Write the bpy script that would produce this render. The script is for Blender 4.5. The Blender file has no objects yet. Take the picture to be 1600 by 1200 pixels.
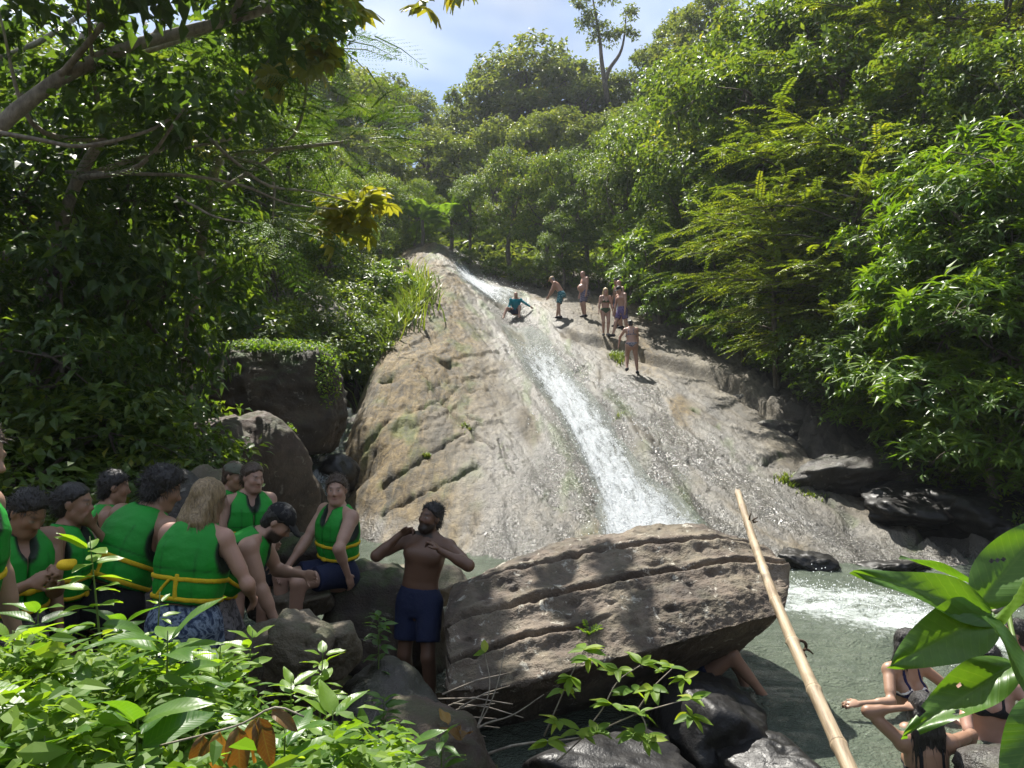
import bpy, math, random
import numpy as np
from mathutils import Vector, Matrix, Euler

# ---------------------------------------------------------------- camera, sky, sun, exposure
scn = bpy.context.scene
col = scn.collection
CAM_Z = 2.4; PITCH = math.radians(2.0); F = 1150.0
cd = bpy.data.cameras.new('camera'); cam = bpy.data.objects.new('camera', cd); col.objects.link(cam)
cam.location = (0, 0, CAM_Z); cam.rotation_euler = (math.pi/2 + PITCH, 0, 0)
cd.sensor_fit = 'HORIZONTAL'; cd.sensor_width = 36.0; cd.lens = 36.0*F/1600.0
cd.clip_start = 0.05; cd.clip_end = 2000.0
scn.camera = cam
SUN_EL = math.radians(60.0); SUN_AZ = math.radians(-24.0)      # azimuth from +Y (view direction), negative = left
sun_dir = Vector((math.sin(SUN_AZ)*math.cos(SUN_EL), math.cos(SUN_AZ)*math.cos(SUN_EL), math.sin(SUN_EL)))
w = bpy.data.worlds.new('World'); scn.world = w; w.use_nodes = True
nt = w.node_tree; nt.nodes.clear()
N = nt.nodes.new; LK = nt.links.new
sky = N('ShaderNodeTexSky'); sky.sky_type = 'NISHITA'; sky.sun_disc = False
sky.sun_elevation = SUN_EL; sky.sun_rotation = SUN_AZ; sky.altitude = 200; sky.air_density = 1.0; sky.dust_density = 1.4
tc = N('ShaderNodeTexCoord'); mp = N('ShaderNodeMapping'); mp.inputs['Scale'].default_value = (1.0, 1.0, 1.9)
mp.inputs['Location'].default_value = (3.35, 0.4, 0.2)
n1 = N('ShaderNodeTexNoise'); n1.inputs['Scale'].default_value = 2.6; n1.inputs['Detail'].default_value = 4; n1.inputs['Roughness'].default_value = .55
n1.inputs['Distortion'].default_value = .25
cr = N('ShaderNodeValToRGB'); cr.color_ramp.elements[0].position = .40; cr.color_ramp.elements[1].position = .66
cr.color_ramp.elements[0].color = (.78, .78, .78, 1); cr.color_ramp.elements[1].color = (1, 1, 1, 1)
n2 = N('ShaderNodeTexNoise'); n2.inputs['Scale'].default_value = 3.4; n2.inputs['Detail'].default_value = 3
c2 = N('ShaderNodeValToRGB'); c2.color_ramp.elements[0].position = .35; c2.color_ramp.elements[1].position = .68
c2.color_ramp.elements[0].color = (.95, 1.35, 2.1, 1); c2.color_ramp.elements[1].color = (3.0, 3.1, 3.25, 1)
mx = N('ShaderNodeMix'); mx.data_type = 'RGBA'
bg = N('ShaderNodeBackground'); bg.inputs['Strength'].default_value = 0.13
wo = N('ShaderNodeOutputWorld')
LK(tc.outputs['Generated'], mp.inputs['Vector']); LK(mp.outputs[0], n1.inputs['Vector']); LK(mp.outputs[0], n2.inputs['Vector'])
LK(n1.outputs['Fac'], cr.inputs[0]); LK(n2.outputs['Fac'], c2.inputs[0])
LK(cr.outputs[0], mx.inputs['Factor']); LK(sky.outputs[0], mx.inputs['A']); LK(c2.outputs[0], mx.inputs['B'])
LK(mx.outputs['Result'], bg.inputs['Color']); LK(bg.outputs[0], wo.inputs['Surface'])
sd = bpy.data.lights.new('sun', 'SUN'); sd.energy = 4.5; sd.angle = math.radians(0.5); sd.color = (1.0, .955, .87)
sun = bpy.data.objects.new('sun', sd); col.objects.link(sun); sun.location = (-20, 40, 60)
sun.rotation_euler = (-sun_dir).to_track_quat('-Z', 'Y').to_euler()
vs = scn.view_settings; vs.view_transform = 'Standard'; vs.look = 'None'; vs.gamma = 1.0; vs.exposure = 1.40
vs.use_curve_mapping = False
cy = scn.cycles
try:
    cy.max_bounces = 6; cy.diffuse_bounces = 3; cy.glossy_bounces = 3; cy.transmission_bounces = 4; cy.transparent_max_bounces = 10
    cy.sample_clamp_indirect = 6.0; cy.caustics_reflective = False; cy.caustics_refractive = False
except Exception: pass

# ---------------------------------------------------------------- helpers
def ray(px, py):
    dz = (600.0-py)/F
    v = np.array([(px-800.0)/F, math.cos(PITCH)-math.sin(PITCH)*dz, math.sin(PITCH)+math.cos(PITCH)*dz])
    return v
def P(px, py, D):                     # pixel of the photograph + distance ahead -> point
    v = ray(px, py); return np.array([0, 0, CAM_Z]) + v*(D/v[1])
def smooth(a, b, x):
    t = np.clip((np.asarray(x, float)-a)/(b-a), 0, 1); return t*t*(3-2*t)
def lerp(a, b, t): return a+(b-a)*t

_rs = np.random.RandomState(7)
_perm = np.concatenate([_rs.permutation(256)]*3)
_grad = _rs.normal(size=(256, 3)); _grad /= np.linalg.norm(_grad, axis=1)[:, None]
def noise(p):                         # gradient noise, p (n,3) -> about -0.7..0.7
    p = np.asarray(p, float); i = np.floor(p).astype(int); f = p-i; u = f*f*f*(f*(f*6-15)+10)
    i &= 255; r = 0
    for dx in (0, 1):
        for dy in (0, 1):
            for dz in (0, 1):
                h = _perm[_perm[_perm[(i[:, 0]+dx) & 255]+((i[:, 1]+dy) & 255)]+((i[:, 2]+dz) & 255)] & 255
                g = _grad[h]
                d = g[:, 0]*(f[:, 0]-dx)+g[:, 1]*(f[:, 1]-dy)+g[:, 2]*(f[:, 2]-dz)
                wx = u[:, 0] if dx else 1-u[:, 0]; wy = u[:, 1] if dy else 1-u[:, 1]; wz = u[:, 2] if dz else 1-u[:, 2]
                r = r+d*wx*wy*wz
    return r
def fbm(p, oct=4, gain=.5, lac=2.03):
    p = np.asarray(p, float); a = 1; r = 0
    for o in range(oct):
        r = r+a*noise(p+o*17.3); p = p*lac; a *= gain
    return r
def ridged(p, oct=4, gain=.5):
    p = np.asarray(p, float); a = 1; r = 0
    for o in range(oct):
        r = r+a*(1-np.abs(noise(p+o*9.1))*2.2); p = p*2.05; a *= gain
    return r

def mesh_np(name, V, faces, attrs=None, shade=True):
    V = np.asarray(V, np.float32); me = bpy.data.meshes.new(name)
    if not isinstance(faces, list): faces = [faces]
    faces = [np.asarray(f, np.int32) for f in faces if len(f)]
    nl = sum(f.size for f in faces); npol = sum(len(f) for f in faces)
    me.vertices.add(len(V)); me.vertices.foreach_set('co', V.ravel())
    me.loops.add(nl); me.polygons.add(npol)
    me.loops.foreach_set('vertex_index', np.concatenate([f.ravel() for f in faces]))
    st = []; o = 0
    for f in faces:
        st.append(o+np.arange(len(f))*f.shape[1]); o += f.size
    me.polygons.foreach_set('loop_start', np.concatenate(st).astype(np.int32))
    me.update(calc_edges=True)
    me.polygons.foreach_set('use_smooth', np.full(npol, bool(shade)))
    for k, a in (attrs or {}).items():
        a = np.asarray(a, np.float32)
        if a.ndim == 1:
            at = me.attributes.new(k, 'FLOAT', 'POINT'); at.data.foreach_set('value', a)
        else:
            at = me.attributes.new(k, 'FLOAT_COLOR', 'POINT')
            c = np.ones((len(V), 4), np.float32); c[:, :3] = a; at.data.foreach_set('color', c.ravel())
    return me
def link(name, me, mat=None, parent=None, loc=None, rot=None, scale=None):
    o = bpy.data.objects.new(name, me); col.objects.link(o)
    if me is not None and mat is not None and not me.materials: me.materials.append(mat)
    if parent is not None: o.parent = parent
    if loc is not None: o.location = loc
    if rot is not None: o.rotation_euler = rot
    if scale is not None: o.scale = scale if hasattr(scale, '__len__') else (scale,)*3
    return o
def tag(o, label, cat, group=None):
    o['label'] = label; o['category'] = cat
    if group: o['group'] = group
    return o
def structure(o): o['kind'] = 'structure'; return o
def empty(name, loc=(0, 0, 0), rz=0.0):
    o = link(name, None, loc=loc, rot=(0, 0, rz)); o.empty_display_size = .1; return o
def grid_faces(nu, nv, flip=False):      # vertices laid out [v*nu+u]
    i = (np.arange(nv-1)[:, None]*nu+np.arange(nu-1)[None, :]).ravel()
    q = np.stack([i, i+1, i+nu+1, i+nu], 1)
    return q[:, ::-1] if flip else q
def tube(path, radii, n=8, cap=True):
    path = np.asarray(path, float); m = len(path); radii = np.broadcast_to(np.asarray(radii, float), (m,))
    T = np.gradient(path, axis=0); T /= np.linalg.norm(T, axis=1)[:, None]+1e-9
    ref = np.array([0, 0, 1.0]) if abs(T[:, 2]).mean() < .9 else np.array([1.0, 0, 0])
    V = []
    for k in range(m):
        a = np.cross(T[k], ref); a /= np.linalg.norm(a)+1e-9; b = np.cross(T[k], a)
        ang = np.linspace(0, 2*np.pi, n, endpoint=False)
        V.append(path[k]+radii[k]*(np.cos(ang)[:, None]*a+np.sin(ang)[:, None]*b))
    V = np.concatenate(V); q = []
    for k in range(m-1):
        for j in range(n):
            q.append((k*n+j, k*n+(j+1) % n, (k+1)*n+(j+1) % n, (k+1)*n+j))
    q = np.array(q); tri = []
    if cap:
        V = np.concatenate([V, path[:1], path[-1:]]); c0 = m*n; c1 = c0+1
        for j in range(n):
            tri.append((c0, (j+1) % n, j)); tri.append((c1, (m-1)*n+j, (m-1)*n+(j+1) % n))
    return V, [q, np.array(tri)] if cap else [q]
def join(parts):                        # [(V,[faces...])] -> one
    Vs = []; fq = {}; o = 0
    for V, fs in parts:
        Vs.append(V)
        for f in fs:
            if len(f): fq.setdefault(f.shape[1], []).append(np.asarray(f)+o)
        o += len(V)
    return np.concatenate(Vs), [np.concatenate(v) for v in fq.values()]
def bez(pts, n=20):                     # Catmull-Rom through points
    pts = np.asarray(pts, float); p = np.vstack([2*pts[0]-pts[1], pts, 2*pts[-1]-pts[-2]]); out = []
    m = len(pts)-1; per = max(2, n//m)
    for k in range(m):
        t = np.linspace(0, 1, per, endpoint=False)[:, None]
        a, b, c, d = p[k:k+4]
        out.append(.5*((2*b)+(-a+c)*t+(2*a-5*b+4*c-d)*t*t+(-a+3*b-3*c+d)*t**3))
    out.append(pts[-1:]); return np.concatenate(out)

# ---------------------------------------------------------------- materials
MATS = {}
class NB:
    def __init__(s, name):
        s.m = bpy.data.materials.new(name); s.m.use_nodes = True; s.t = s.m.node_tree; s.t.nodes.clear()
        s.out = s.t.nodes.new('ShaderNodeOutputMaterial'); MATS[name] = s.m
    def n(s, typ, **kw):
        nd = s.t.nodes.new('ShaderNode'+typ)
        for k, v in kw.items():
            if k in nd.inputs:
                if hasattr(v, 'node'): s.t.links.new(v, nd.inputs[k])
                else: nd.inputs[k].default_value = v
            else: setattr(nd, k, v)
        return nd
    def l(s, a, b): s.t.links.new(a, b)
    def attr(s, name): return s.n('Attribute', attribute_name=name).outputs['Fac']
    def attrc(s, name): return s.n('Attribute', attribute_name=name).outputs['Color']
    def obj(s, scale=(1, 1, 1)):
        t = s.n('TexCoord'); m = s.n('Mapping'); m.inputs['Scale'].default_value = scale; s.l(t.outputs['Object'], m.inputs['Vector']); return m.outputs[0]
    def noise(s, vec, scale, detail=5, rough=.55, dist=0.0):
        return s.n('TexNoise', Vector=vec, Scale=scale, Detail=detail, Roughness=rough, Distortion=dist).outputs['Fac']
    def ramp(s, fac, stops, interp='LINEAR'):
        r = s.n('ValToRGB'); e = r.color_ramp; e.interpolation = interp
        while len(e.elements) < len(stops): e.elements.new(.5)
        for el, (p, c) in zip(e.elements, stops):
            el.position = p; el.color = (c, c, c, 1) if not hasattr(c, '__len__') else (*c, 1)
        s.l(fac, r.inputs[0]); return r.outputs[0]
    def mix(s, f, a, b, mode='MIX'):
        m = s.n('Mix', data_type='RGBA', blend_type=mode)
        for v, k in ((f, 'Factor'), (a, 'A'), (b, 'B')):
            if hasattr(v, 'node'): s.l(v, m.inputs[k])
            elif k == 'Factor': m.inputs[k].default_value = v
            else: m.inputs[k].default_value = (*v, 1)
        return m.outputs['Result']
    def math(s, op, a, b=0.0, clamp=False):
        m = s.n('Math', operation=op, use_clamp=clamp)
        for i, v in enumerate((a, b)):
            if hasattr(v, 'node'): s.l(v, m.inputs[i])
            else: m.inputs[i].default_value = v
        return m.outputs[0]
    def bump(s, h, strength=.5, dist=.02, normal=None):
        b = s.n('Bump', Height=h); b.inputs['Strength'].default_value = strength; b.inputs['Distance'].default_value = dist
        if normal is not None: s.l(normal, b.inputs['Normal'])
        return b.outputs[0]
    def pbsdf(s, color, rough=.6, normal=None, spec=.5, **kw):
        b = s.n('BsdfPrincipled')
        for v, k in ((color, 'Base Color'), (rough, 'Roughness'), (spec, 'Specular IOR Level')):
            if hasattr(v, 'node'): s.l(v, b.inputs[k])
            elif k == 'Base Color': b.inputs[k].default_value = (*v, 1)
            else: b.inputs[k].default_value = v
        if normal is not None: s.l(normal, b.inputs['Normal'])
        for k, v in kw.items():
            if hasattr(v, 'node'): s.l(v, b.inputs[k])
            else: b.inputs[k].default_value = v
        return b.outputs[0]
    def done(s, shader): s.l(shader, s.out.inputs['Surface']); return s.m

def rock_mat(name, c_dark, c_mid, c_light, moss=.0, lichen=.0, rough=.8, scale=1.0, bumps=.8):
    b = NB(name); v = b.obj(); oi = b.n('ObjectInfo').outputs['Random']
    va = b.n('VectorMath', operation='ADD'); b.l(v, va.inputs[0]); b.l(oi, va.inputs[1]); v = va.outputs[0]
    n1 = b.noise(v, 1.6*scale, 5, .62, .4); n2 = b.noise(v, 11*scale, 4, .65); n3 = b.noise(v, 60*scale, 2, .6)
    c = b.ramp(n1, [(.30, c_dark), (.50, c_mid), (.72, c_light)])
    c = b.mix(.55, c, b.ramp(n2, [(.3, (.25, .24, .22)), (.7, (.95, .93, .9))]), 'MULTIPLY')
    if lichen:
        l1 = b.ramp(b.noise(v, 7*scale, 4, .7, .6), [(.60, 0.0), (.68, lichen)])
        c = b.mix(l1, c, (.46, .43, .36))
    if moss:
        geo = b.n('NewGeometry').outputs['Normal']; sep = b.n('SeparateXYZ', Vector=geo).outputs['Z']
        m1 = b.math('MULTIPLY', b.ramp(sep, [(.25, 0.0), (.75, 1.0)]), b.ramp(b.noise(v, 3.2*scale, 3, .6), [(.42, 0.0), (.6, moss)]))
        c = b.mix(m1, c, b.ramp(n3, [(.3, (.018, .04, .008)), (.7, (.06, .10, .02))]))
    h = b.math('ADD', b.math('MULTIPLY', n2, .6), b.math('MULTIPLY', n3, .25))
    return b.done(b.pbsdf(c, b.ramp(n2, [(.3, rough-.18), (.7, min(1, rough+.1))]), b.bump(h, bumps, .05), .35))
# ---------------------------------------------------------------- the lie of the land
def ip(x, pts):
    a = np.array(pts, float); return np.interp(x, a[:, 0], a[:, 1])
def ground_z(x, y, rough=True):
    x = np.asarray(x, float); y = np.asarray(y, float)
    v = np.where(y < 11.2, -.75, np.where(y < 38, .343*(y-11.7)-.85, 8.2+.53*(np.minimum(y, 68)-38)-.25*np.maximum(0, y-74)))
    L = np.maximum(0, ip(y, [(0, -3.4), (7, -4.2), (10, -5.4), (20, -6.2), (38, -7.5), (60, -14)])-x)
    R = np.maximum(0, x-ip(y, [(0, 7), (8, 8.6), (14, 8.6), (24, 8.6), (34, 5.6), (40, 4), (60, 5)]))
    z = v+.72*np.minimum(L, 5)+.42*np.clip(L-5, 0, 12)+.85*np.minimum(R, 7)+.62*np.clip(R-7, 0, 14)
    y1 = np.where(x < -.6, lerp(7.0, 5.4, smooth(-1.75, -1.05, x)), lerp(5.4, 3.3, smooth(-.6, .4, x)))
    nb = .75-.40*smooth(1.4, 3.8, y)-1.25*smooth(0, 1.2, y-y1)-.7*smooth(1.0, 3.0, x)*smooth(2.0, 4.0, y)
    z = np.maximum(z, nb)
    if rough:
        p = np.stack([x.ravel(), y.ravel(), 0*x.ravel()], 1)
        z = z+(.10*fbm(p*.9, 4)+.35*noise(p*.16)*smooth(8, 20, np.hypot(x, y)).ravel()).reshape(x.shape)*smooth(-.3, .1, z+.3)
    return z

CH = [(10, 2.55), (11.7, 2.42), (13.1, 2.30), (13.9, 2.24), (15.3, 2.08), (16.95, 1.90), (19.05, 1.66), (21.7, 1.16), (26.2, .58), (28.5, .15), (30.3, -.24), (31.2, -.1), (32.5, -.55), (34, -1.3), (36, -2.0), (38, -2.6), (42, -3.2)]
XE = [(9, -1.6), (11, -2.2), (13, -2.75), (17, -3.65), (21, -4.0), (25, -4.1), (30, -4.3), (38, -6.0), (42, -6.6)]
LEDGE = [(1.2, 29), (2.2, 26.2), (4.8, 22.8), (6, 21), (6.7, 17.5), (7.1, 14), (7.6, 11)]
_cracks_px = [[(600, 762), (640, 735), (667, 713), (695, 695), (726, 678)], [(600, 806), (625, 790), (667, 769), (716, 744), (747, 727)],
    [(730, 653), (740, 660), (751, 662)], [(596, 590), (612, 584)], [(740, 512), (757, 518), (775, 524)], [(690, 566), (716, 570)],
    [(895, 583), (915, 571)], [(1127, 680), (1148, 704), (1176, 736)], [(1190, 725), (1205, 716), (1222, 711)],
    [(1250, 764), (1292, 785), (1330, 809)], [(1433, 858), (1445, 828)], [(560, 700), (585, 680), (610, 655)], [(640, 640), (700, 622)], [(655, 575), (700, 640), (770, 700)],
    [(660, 446), (672, 430), (683, 425)], [(640, 423), (662, 437)], [(690, 430), (720, 440)], [(830, 760), (850, 775), (880, 800)], [(780, 690), (800, 740)], [(1085, 640), (1130, 672)]]
def slab_base(x, y):
    x = np.asarray(x, float); y = np.asarray(y, float); x, y = np.broadcast_arrays(x, y)
    z = .343*(y-11.7)
    amp = np.clip(.40+.045*(y-13), .25, 1.6)
    wl = ip(x, [(-4.4, 11.7), (-3.6, 12.6), (-2.9, 13.7), (-2.4, 13.5), (-1.1, 12.5), (0, 12.0), (2.4, 11.7)])
    z = z-.343*(wl-11.7)*smooth(21, 13, y); amp = amp*smooth(12.0, 17.0, y)
    xr_ = ip(y, [(20, -3.0), (30, -3.1), (38, -4.6)])
    z = z+amp*np.exp(-((x-xr_)/ip(y, [(28, 2.0), (38, 2.5)]))**2)
    xe = ip(y, XE); d = np.maximum(0, xe+.5-x)
    z = z-np.minimum(1.5*d**2, 2.2*d)*.95
    xc = ip(y, CH); wd = ip(y, [(11, .95), (14, .66), (17, .48), (20, .5), (24, .55), (28, .65), (36, .6)])
    z = z-.30*np.exp(-((x-xc)/wd)**2)*smooth(40, 36, y)
    z = z+.26*np.exp(-((x-xc-.80)/.28)**2)*smooth(11.5, 13, y)*smooth(22, 18, y)
    z = z+.30*np.exp(-((x-xc-1.3)/.8)**2)*smooth(27, 30, y)*smooth(36, 33, y)
    yl = ip(x, LEDGE); lw = smooth(1.4, 2.6, x)
    dl = np.full(x.shape, 99.0)
    for (ax_, ay_), (bx_, by_) in zip(LEDGE[:-1], LEDGE[1:]):
        ex, ey = bx_-ax_, by_-ay_; t = np.clip(((x-ax_)*ex+(y-ay_)*ey)/(ex*ex+ey*ey), 0, 1); dl = np.minimum(dl, np.hypot(x-ax_-t*ex, y-ay_-t*ey))
    s = dl*np.sign(y-yl)
    s = s+.22*noise(np.stack([x.ravel()*1.1, y.ravel()*.8, 0*x.ravel()+2], 1)).reshape(x.shape)
    z = z+.26*lw*smooth(0, .16, s)*smooth(9.0, 12.5, y)-.20*lw*np.exp(-((s+.14)/.17)**2)
    z = z+.45*np.maximum(0, x-8.3)
    return z
def slab_hit(px, py, D0=9.0, D1=48.0):
    D = np.linspace(D0, D1, 3000); v = ray(px, py); x = v[0]/v[1]*D; z = CAM_Z+v[2]/v[1]*D
    h = slab_base(x, D) > z
    k = np.argmax(h) if h.any() else np.argmin(z-slab_base(x, D)+.02*D); return x[k], D[k], slab_base(x[k], D[k])

def build_slab():
    nu, nv = 520, 440
    ys = 10.3*(42.0/10.3)**np.linspace(0, 1, nv); xs = np.linspace(-7.4, 9.6, nu)
    X, Y = np.meshgrid(xs, ys); X = X+0*Y
    Z = slab_base(X, Y); x = X.ravel(); y = Y.ravel(); z = Z.ravel()
    # rock grain runs down the slope, slightly oblique
    a = np.stack([x*1.0+.22*y, y*.28-.1*x, z*.2], 1)
    warp = fbm(np.stack([x*.4, y*.25, 0*x], 1), 3)
    st = fbm(np.stack([(x+.25*y)*1.7+warp*1.1, y*.22, 0*x], 1), 5, .55)
    big = fbm(np.stack([x*.35, y*.3, 0*x+3], 1), 3)
    fine = fbm(np.stack([x*5, y*2.6, 0*x], 1), 4, .6)
    terr = fbm(np.stack([x*.8+.1*y, y*.42, 0*x+7], 1), 4)          # little terraces that break off
    step = np.abs(((terr*3.2) % 1.0)-.5)*2
    z = z+.15*big+.09*st+.022*fine
    z = z-.075*smooth(.25, .0, step)*smooth(-.05, .25, fbm(np.stack([x*.5, y*.3, 0*x+11], 1), 2))
    lf_ = smooth(1.2, -1.2, x); wq = .9*fbm(np.stack([x*.45, y*.35, 0*x+21], 1), 4); wq2 = 1.1*fbm(np.stack([x*.9, y*.6, 0*x+41], 1), 4)
    gate = smooth(-.02, .35, fbm(np.stack([x*.55, y*.3, 0*x+31], 1), 3)+.10); gate2 = smooth(.05, .4, fbm(np.stack([x*.8+3, y*.4, 0*x+51], 1), 3)+.12)
    def scarp(ph, e): sw = ph-np.floor(ph); return np.where(sw < e, 1-sw/e, (sw-e)/(1-e))-.5
    z = z+(.14-.05*lf_)*gate*lerp(scarp((.88*x+.47*y)*.85+wq, .05), scarp((.76*x-.65*y)*.7+wq, .05), lf_)
    z = z+.05*gate2*lerp(scarp((.80*x+.6*y)*2.4+wq2, .08), scarp((.9*x-.45*y)*1.9+wq2, .08), lf_)
    z = z+.020*(ridged(np.stack([x*3.4, y*1.7, 0*x+61], 1), 4, .6)-1.2)
    left = smooth(.5, -2.2, x)                                       # lumpy weathered left face
    lum = ridged(np.stack([x*.75, y*.42, z*.8], 1), 3)
    z = z+left*.07*(lum-1.0)
    xc = ip(y, CH); flow = np.exp(-((x-xc)/.9)**2)
    # rough ground right of the ledge
    rr = smooth(6.6, 7.8, x)*smooth(26, 22, y)
    z = z+rr*(.16*ridged(np.stack([x*.55, y*.5, 0*x], 1), 4, .42)-.2)
    # fractured dark shelf along the right bank
    sh_ = smooth(6.2, 7.2, x)*smooth(25, 21, y); z = z+sh_*.26*(scarp((.75*x+.66*y)*1.15+.8*wq, .06)+.5*scarp((-.6*x+.8*y)*1.9+wq2, .07))
    # cracks
    dark = np.zeros_like(z)
    for pl in _cracks_px:
        pts = np.array([slab_hit(*q)[:2] for q in pl]); pts = bez(pts, 12) if len(pts) > 2 else pts
        dm = np.full(len(x), 9.0); tt = np.zeros(len(x))
        for i in range(len(pts)-1):
            A = pts[i]; B = pts[i+1]; ab = B-A; L2 = ab@ab+1e-9
            t = np.clip(((x-A[0])*ab[0]+(y-A[1])*ab[1])/L2, 0, 1)
            dd = np.hypot((x-A[0]-t*ab[0]), (y-A[1]-t*ab[1])*.75)
            m = dd < dm; dm[m] = dd[m]
        dm = np.abs(dm+.05*fine)
        z = z-.13*np.exp(-(dm/.032)**2)-.02*np.exp(-(dm/.09)**2)
        dark = np.maximum(dark, np.exp(-(dm/.13)**2))
    # a dark hollow low on the left face and a few pot-holes
    for (px, py, r, dp) in [(562, 722, .38, .75), (607, 588, .22, .3), (770, 522, .22, .2), (1330, 820, .16, .2), (1290, 700, .4, .4), (1240, 660, .4, .4), (1180, 640, .3, .3), (700, 570, .18, .16), (690, 790, .12, .14)]:
        hx, hy, _ = slab_hit(px, py)
        z = z-dp*np.exp(-(((x-hx)/r)**2+((y-hy)/(r*1.3))**2))
    # strata shelves by the standing group
    V = np.stack([x, y, z], 1)
    wet = np.clip(1.1*np.exp(-((x-xc-.15)/1.35)**2)+1.1*np.exp(-((x-xc-1.9)/1.5)**2)*smooth(25, 19, y)+.9*np.exp(-((x-xc+1.7)/1.2)**2)*smooth(20, 13, y)+.9*smooth(.6, -.05, z), 0, 1)
    wet = wet*smooth(-.35, .15, fbm(np.stack([x*1.2, y*.35, 0*x+5], 1), 3)+.16)
    ochre = np.clip(1.15*smooth(.2, -2.4, x)*smooth(-.35, .30, fbm(np.stack([x*.9, y*.2, 0*x+1], 1), 4)+.18)+.8*smooth(-.02, .4, fbm(np.stack([x*.6+4, y*.15, 0*x], 1), 3)), 0, 1)*(1-.6*wet)
    alg = np.exp(-((np.abs(x-xc)-1.05)/.32)**2)*smooth(-.05, .3, fbm(np.stack([x*2, y*.5, 0*x+9], 1), 3))
    alg = np.maximum(alg, .75*smooth(.5, -2.0, x)*smooth(.08, .42, fbm(np.stack([x*1.1, y*.5, 0*x+19], 1), 4)))
    alg = np.maximum(alg, .8*dark*smooth(.0, .25, fbm(np.stack([x*3, y*2, 0*x], 1), 2)))
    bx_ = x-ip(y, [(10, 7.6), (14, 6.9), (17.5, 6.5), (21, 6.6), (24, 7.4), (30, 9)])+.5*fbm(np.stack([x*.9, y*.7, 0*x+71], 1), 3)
    dark_rock_shade = smooth(-.25, .35, bx_)  # darker rock by the right bank, with tree shade painted into its colour
    o = link('rock_slab', mesh_np('rock_slab', V, grid_faces(nu, nv), dict(wet=wet, ochre=ochre, algae=np.clip(alg, 0, 1), dark_rock_shade=dark_rock_shade)), MATS['slab'])
    return structure(o)

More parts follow.
